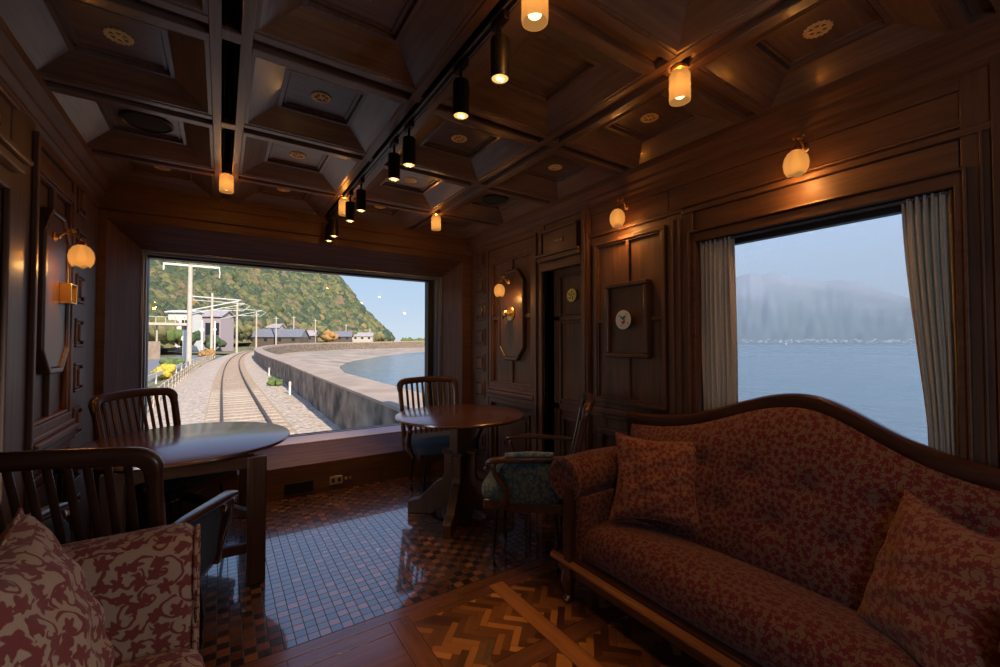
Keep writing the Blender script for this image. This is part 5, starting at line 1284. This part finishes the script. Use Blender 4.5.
# poles of the overhead line -------------------------------------------------------------------
POLES = [(-3.06, 60.4, 11.55, .25, 'tall pale concrete pole with crossarms nearest beyond the end window'), (-1.60, 103, 12.6, .24, 'second concrete line pole left of the track with long bracket'), (3.4, 129.5, 13.1, .25, 'third concrete line pole with bracket left of the curving track'),
         (10.4, 172.7, 13.5, .27, 'concrete line pole in front of the dark roofs, fourth along the track'), (20, 208, 14, .28, 'concrete line pole at the right part of the long grey roof'), (28.6, 220.6, 15.3, .28, 'concrete line pole right of the long grey roof'),
         (41.8, 242, 15.2, .3, 'concrete line pole before the orange bush at the hill foot'), (64, 269, 14.2, .32, 'last but one concrete line pole, with a cross top near the right houses'), (85, 291, 12.5, .32, 'farthest concrete line pole toward the right end of the hill')]
for i, (x, y, h, r, lb) in enumerate(POLES):
    root = empty('line_pole', (x, y, -1.2 if i < 3 else .5)); tag(root, lb, 'pole', 'concrete line poles along the railway')
    hh = h if i < 3 else h - 1.7
    m_ = MB(); m_.lathe([(r * 1.1, -1.0), (r, hh * .5), (r * .85, hh)], 14); m_.build('pole_shaft', 'pole', root, smooth=True)
    m_ = MB()
    if i == 0:
        m_.box(-2.5, 2.9, -.09, .09, hh - .22, hh); m_.box(2.76, 2.9, -.06, .06, hh - 1.3, hh - .2); m_.box(-2.5, -2.36, -.06, .06, hh - .8, hh); m_.build('crossarm', 'white_paint', root)
        m_ = MB(); m_.tube([(.2, 0, 6.3), (4.8, 0, 7.6)], .07, 6); m_.tube([(.2, 0, 7.9), (5.0, 0, 7.7)], .07, 6); m_.build('bracket', 'white_paint', root)
    elif i in (1, 2):
        m_.tube([(-3.6, 0, hh - 1.6), (5.5, 0, hh - 1.9)], .07, 6); m_.tube([(-3.6, 0, hh - 4.4), (5.5, 0, hh - 2.0)], .07, 6); m_.tube([(0, 0, hh - 3.4), (5.4, 0, hh - 3.4), (6.6, 0, hh - 2.3), (5.5, 0, hh - 1.9)], .07, 6); m_.build('bracket', 'white_paint', root)
    else:
        m_.box(-.9, .9, -.08, .08, hh - .9, hh - .65); m_.build('crossarm', 'pole', root)
# overhead wires
for k, (dz, lb) in enumerate(((9.2, 'thin overhead wire above the railway, upper one'), (7.6, 'thin overhead wire above the railway, lower one'))):
    m_ = MB(); m_.tube([(track_x(y) - 1.2 + k * .4, y, -1.2 + dz) for y in range(24, 190, 6)], .018, 5); o = m_.build('overhead_wire', 'metal_black', None); tag(o, lb, 'wire')

# houses ----------------------------------------------------------------------------------------
def house(x, y, z, L_, Wd, h, rh, rz, wall, roof, label, nwin=3):
    root = empty('house', (x, y, z), rz); tag(root, label, 'house', 'village houses below the hill')
    m_ = MB(); m_.box(-L_ / 2, L_ / 2, -Wd / 2, Wd / 2, -2, h); m_.build('walls', wall, root)
    m_ = MB(); ov = .6; pr = [(-Wd / 2 - ov, h - .15), (0, h + rh), (Wd / 2 + ov, h - .15), (Wd / 2 + ov, h + .1), (0, h + rh + .28), (-Wd / 2 - ov, h + .1)]
    m_.prism([(-L_ / 2 - ov, q, zz) for q, zz in pr], [(L_ / 2 + ov, q, zz) for q, zz in pr]); 
    m_.prism([(-L_ / 2, -Wd / 2, h - .2), (-L_ / 2, Wd / 2, h - .2), (-L_ / 2, 0, h + rh)], [(L_ / 2, -Wd / 2, h - .2), (L_ / 2, Wd / 2, h - .2), (L_ / 2, 0, h + rh)]); m_.build('roof', roof, root)
    for k in range(nwin):
        xx = -L_ / 2 + L_ * (k + .5) / nwin; m_ = MB(); m_.box(xx - .7, xx + .7, -Wd / 2 - .06, -Wd / 2 + .05, h * .35, h * .78); m_.build('window', 'house_window', root)
    return root
house(16.0, 218, 1.0, 36, 9, 3.0, 3.4, R(-30), 'house_wood', 'roof_grey', 'long low house with dark grey roof behind the curve of the track', 6)
house(-1.6, 153, .5, 7.2, 7, 8.6, 1.8, R(-28), 'house_wall_pink', 'roof_pale', 'two-storey mauve house with pale roof behind the second line pole')
house(-7.9, 139, .0, 5.4, 5, 9.3, .4, R(-28), 'white_paint', 'white_paint', 'small white block house left of the nearest line pole', 2)
house(36, 246, 2.2, 14, 8, 3.0, 2.6, R(-22), 'house_wood', 'roof_pale', 'grey house with pale roof right of the long low house')
house(60, 266, 2.6, 13, 8, 2.6, 3.0, R(-18), 'house_wood', 'roof_grey', 'house with steep grey roof behind the far seawall')
house(80, 290, 3.0, 13, 8, 2.8, 2.4, R(-20), 'house_wall', 'roof_pale', 'cream house with pale roof at the right end of the village')
house(18, 240, 5.6, 16, 7, 3.2, 1.8, R(-28), 'house_wall', 'roof_pale', 'pale house on the slope above the long dark roof', 4)
# station platform roof
root = empty('platform_shelter', (-9.6, 107, -1.4)); tag(root, 'low flat station platform shelter at the left of the end window', 'shelter')
m_ = MB(); m_.box(-9, 4.5, -1.6, 1.6, 6.2, 6.7); m_.build('roof', 'pole', root)
for x in (-6, -1, 3.2):
    m_ = MB(); m_.lathe([(.16, 0), (.16, 6.2)], 10, c=(x, 0, 0)); m_.build('post', 'pole', root, smooth=True)
for k in range(9):
    m_ = MB(); m_.box(-8.6 + k * 1.5, -8.48 + k * 1.5, -1.5, -1.4, 6.7, 7.9); m_.build('railing_post', 'pole', root)
m_ = MB(); m_.box(-8.6, 3.6, -1.5, -1.4, 7.8, 7.92); m_.build('railing', 'pole', root)
root = empty('signal_box', (-17.6, 66, -1.4)); tag(root, 'grey signal cabinet on a post at the left edge of the end window', 'signal')
m_ = MB(); m_.lathe([(.12, 0), (.12, 5)], 10); m_.build('post', 'pole', root, smooth=True)
m_ = MB(); m_.box(-.6, .6, -.35, .35, 4.6, 7.2); m_.build('cabinet', 'frame_metal', root, bevel=.08)
# white marker posts
for i, (x, y, h, lb) in enumerate([(-3.9, 68, 4.3, 'short white signal post with round disc touching the nearest line pole'), (-3.2, 103, 7.1, 'white marker post right of the nearest line pole'), (-1.4, 135, 8.4, 'thin white post beside the second line pole')]):
    root = empty('marker_post', (x, y, -1.3)); tag(root, lb, 'post', 'white posts beside the railway')
    m_ = MB(); m_.lathe([(.20, 0), (.20, h * .97), (.12, h)], 12); m_.build('post', 'white_paint', root, smooth=True)
    m_ = MB(); m_.lathe([(.02, 0), (.38, .01), (.38, .10), (.02, .11)], 16, c=(0, -.26, h * .74), axis='y'); m_.build('disc', 'white_paint', root)
for i, (x, y, lb) in enumerate([(2.85, 20.5, 'short white marker on the seawall face, nearer one'), (3.1, 33, 'short white marker on the seawall face, farther one')]):
    root = empty('distance_marker', (x - .32, y, -1.0)); tag(root, lb, 'marker', 'white markers along the seawall')
    m_ = MB(); m_.box(-.04, .04, -.04, .04, 0, .60); m_.build('marker_post', 'white_paint', root, bevel=.01)
    m_ = MB(); m_.box(-.05, .05, -.055, -.04, .42, .58); m_.build('marker_face', 'pole', root)
# fence along the track and guard rail along the road
root = empty('track_fence', (0, 12, -1.1)); tag(root, 'low wooden fence along the left side of the track', 'fence')
fx = lambda y: track_x(y) - 2.55 - .012 * (y - 12)
for k in range(34):
    y = 14 + 2.0 * k; m_ = MB(); m_.box(fx(y) - .04, fx(y) + .04, y - 12 - .04, y - 12 + .04, -.1, .62); m_.build('fence_post', 'sleeper', root)
for zz in (.30, .56):
    m_ = MB(); m_.sweep([(fx(y), y - 12, zz) for y in range(13, 82, 3)], [(-.02, -.045), (.02, -.045), (.02, .045), (-.02, .045)]); m_.build('fence_rail', 'sleeper', root)
root = empty('guard_rail', (-5.6, 12, -1.5)); tag(root, 'white guard rail along the road at the left', 'guard rail')
m_ = MB(); m_.sweep([(1.2 + track_x(y), y - 12, .62) for y in range(12, 100, 4)], [(-.03, -.15), (.03, -.15), (.03, .15), (-.03, .15)]); m_.build('beam', 'white_paint', root)
for k in range(22):
    y = 13 + 4 * k; m_ = MB(); m_.lathe([(.06, 0), (.06, .7)], 8, c=(1.2 + track_x(y), y - 12 + .08, 0)); m_.build('post', 'white_paint', root)
# bushes
def bush(x, y, z, r, mat, label, sq=.8):
    root = empty('flowering_bush', (x, y, z)); tag(root, label, 'bush')
    V, F, off = [], [], 0; g = np.random.default_rng(int(abs(x * 31 + y * 7)))
    for k in range(9):
        rr = r * g.uniform(.35, .6); v = lump(IV, k + 40, .4) * rr + np.array([g.uniform(-.6, .6) * r, g.uniform(-.5, .5) * r, rr * .7 + g.uniform(0, .7) * r * sq]); V.append(v); F.append(IF + off); off += len(v)
    np_mesh('leaves', np.concatenate(V), np.concatenate(F), mat, root, True)
    m_ = MB(); m_.lathe([(.05 * r, -.3), (.03 * r, .4 * r)], 8); m_.build('stem', 'trunk', root)
bush(-3.7, 41, -1.5, .85, 'yellow_bush', 'bright yellow flowering bush beside the road at the left')
bush(-4.0, 54, -1.5, .95, 'green_bush', 'low green bush beside the fence left of the nearest pole')
bush(-13.5, 122, 1.2, 3.6, 'green_bush', 'large green bush under the platform shelter at the left window edge')
bush(-8.2, 124, 1.0, 2.8, 'green_bush', 'smaller green bush below the white block house')
bush(-6.6, 131, .2, 3.4, 'dark_bush', 'dark green bush in front of the white block house')
bush(-1.2, 143, .0, 2.9, 'dark_bush', 'dark green bush in front of the mauve house')
bush(-1.9, 84, -1.3, 1.3, 'orange_bush', 'orange flowering bush along the fence farther up the track')
bush(2.45, 25.0, -1.0, .40, 'green_bush', 'small green weed clump at the foot of the seawall')
bush(51, 252, 2.2, 4.6, 'orange_bush', 'orange autumn bush near the houses before the far hill')
bush(71, 305, 12, 5.0, 'yellow_bush', 'large yellow autumn tree crown low on the hillside')
bush(132, 300, 3.2, 3.0, 'green_bush', 'lone dark tree on the low point right of the hill')
root = empty('shore_hedge', (124, 296, 2.8)); tag(root, 'low green hedge on the far seawall right of the hill', 'hedge')
V, F, off = [], [], 0; g = np.random.default_rng(8)
for k in range(60):
    v = lump(IV, k + 70, .35) * g.uniform(1.2, 2.2) + np.array([-16 + k * 1.1, -8 + k * .62 + g.uniform(-1.5, 1.5), g.uniform(0, .8)]); V.append(v); F.append(IF + off); off += len(v)
np_mesh('leaves', np.concatenate(V), np.concatenate(F), 'green_bush', root, True)
# wall beside the road at the left
m_ = MB(); m_.prism([(-30, 60, -1.6), (-30, 60.5, -1.6), (-9.5, 96.5, -1.6), (-9.0, 96, -1.6)], [(-30, 60, 1.1), (-30, 60.5, 1.1), (-9.5, 96.5, 1.6), (-9.0, 96, 1.6)]); o = m_.build('roadside_wall', 'promenade'); struct(o)

# ------------------------------------------------------------------ across the bay: volcano, towns, boat, haze
AX = R(68.5); dX, dY = math.sin(AX), math.cos(AX)           # bearing of the massif
def mt_h(a):     # ridge height by bearing offset in degrees
    P = [(-24, 60), (-19, 230), (-14, 520), (-10.5, 760), (-8.0, 900), (-6.25, 994), (-5.2, 1030), (-4.4, 1052), (-3.3, 1010), (-2.55, 1034), (-1.3, 1024), (-.5, 955), (.96, 931), (2.6, 886), (3.8, 892), (4.7, 878), (5.8, 806), (6.8, 730), (8.9, 588), (11.5, 440), (15, 280), (20, 130), (26, 50)]
    for (a0, h0), (a1, h1) in zip(P, P[1:]):
        if a0 <= a <= a1: t = (a - a0) / (a1 - a0); return h0 + (h1 - h0) * t
    return 0
DR_, DS_ = 7500.0, 5200.0
gm = np.random.default_rng(2)
NA, NT = 230, 60
ph = gm.uniform(0, 6.28, 12)
rows = []
for i in range(NA + 1):
    a = -24 + 50 * i / NA; h = mt_h(a); r = []
    b_ = AX + R(a)
    for j in range(NT + 1):
        t = j / NT; dist = DS_ + (DR_ - DS_) * t + 160 * math.sin(a * .35)
        gul = sum(math.sin(a * (1.1 + .8 * q) + ph[q] + t * (7.0 if q % 2 else -6.0)) / (1 + .45 * q) for q in range(9)) * 17 * math.sin(PI * min(1, t * 1.02)) ** .8
        z = -3 + h * (.30 * t + .70 * t ** 2.3) + gul * (h / 1000)
        r.append((dist * math.sin(b_), dist * math.cos(b_), z))
    bd = DR_ + 1500; r.append((bd * math.sin(b_), bd * math.cos(b_), -200)); rows.append(r)
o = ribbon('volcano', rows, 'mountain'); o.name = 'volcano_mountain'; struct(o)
m_ = MB(); m_.box(-8, 8, -5, 5, 0, 9); m_.prism([(-9, -6, 9), (9, -6, 9), (9, 6, 9), (-9, 6, 9)], [(-8, -1, 13), (8, -1, 13), (8, 1, 13), (-8, 1, 13)]); m_.build('town_house', 'white_paint')
town = bpy.data.objects['town_house']
gtn = np.random.default_rng(4); placed = []; k = -1
for trial in range(900):
    if k >= 99: break
    a = gtn.uniform(-11, 12) if k > 40 else gtn.normal(1.2, 2.8); b_ = AX + R(a); dist = DS_ + 160 * math.sin(a * .35) + gtn.uniform(10, 260); q_ = (dist * math.sin(b_), dist * math.cos(b_))
    if any((q_[0] - u) ** 2 + (q_[1] - v) ** 2 < 56 ** 2 for u, v in placed): continue
    placed.append(q_); k += 1
    o = town if k == 0 else copy_tree(town)
    o.location = (dist * math.sin(b_), dist * math.cos(b_), 2 + (dist - DS_ - 160 * math.sin(a * .35)) * .12); sc = gtn.uniform(.5, 1.4); o.scale = (sc * 1.3, sc, sc * .9); o.rotation_euler = (0, 0, -b_ + gtn.uniform(-.4, .4))
    tag(o, 'tiny white house of the town along the far shore', 'house', 'white houses along the far shore')
b_ = R(34.06 + 33.4); D_ = 1500
root = empty('boat', (D_ * math.sin(b_), D_ * math.cos(b_), -3.0), R(20)); tag(root, 'small white boat far out on the bay', 'boat')
m_ = MB(); m_.prism([(-7, -1.6, 0), (6, -1.6, 0), (9, 0, 0), (6, 1.6, 0), (-7, 1.6, 0)], [(-7, -2.2, 2.2), (6, -2.2, 2.6), (11, 0, 3.2), (6, 2.2, 2.6), (-7, 2.2, 2.2)]); m_.build('hull', 'white_paint', root)
m_ = MB(); m_.box(-4.5, 2.5, -1.5, 1.5, 2.2, 5.2); m_.build('cabin', 'white_paint', root, bevel=.3)
# sea haze over the bay
def haze():
    m = bpy.data.materials.new('bay_haze'); m.use_nodes = True; t = m.node_tree; t.nodes.clear()
    o = N(t, 'ShaderNodeOutputMaterial'); v = N(t, 'ShaderNodeVolumeScatter'); v.inputs['Color'].default_value = HAZE_C; v.inputs['Density'].default_value = HAZE_D; v.inputs['Anisotropy'].default_value = 0.0
    ab = N(t, 'ShaderNodeVolumeAbsorption'); ab.inputs['Color'].default_value = HAZE_C; ab.inputs['Density'].default_value = HAZE_D; sm = N(t, 'ShaderNodeAddShader')
    t.links.new(v.outputs[0], sm.inputs[0]); t.links.new(ab.outputs[0], sm.inputs[1]); t.links.new(sm.outputs[0], o.inputs['Volume']); M['haze'] = m
    m_ = MB(); pts = []
    b0, b1 = AX - R(34), AX + R(34)
    A = [(1600 * math.sin(b0 + (b1 - b0) * k / 10), 1600 * math.cos(b0 + (b1 - b0) * k / 10)) for k in range(11)]
    B = [(4900 * math.sin(b1 - (b1 - b0) * k / 10), 4900 * math.cos(b1 - (b1 - b0) * k / 10)) for k in range(11)]
    poly = A + B
    m_.prism([(x, y, -2.5) for x, y in poly], [(x, y, 760) for x, y in poly])
    ob = m_.build('bay_haze', 'haze'); tag(ob, 'pale blue haze hanging over the bay in front of the volcano', 'haze', kind='stuff')
HAZE_D = .00035
HAZE_C = (.76, .88, 1.0, 1)
haze()
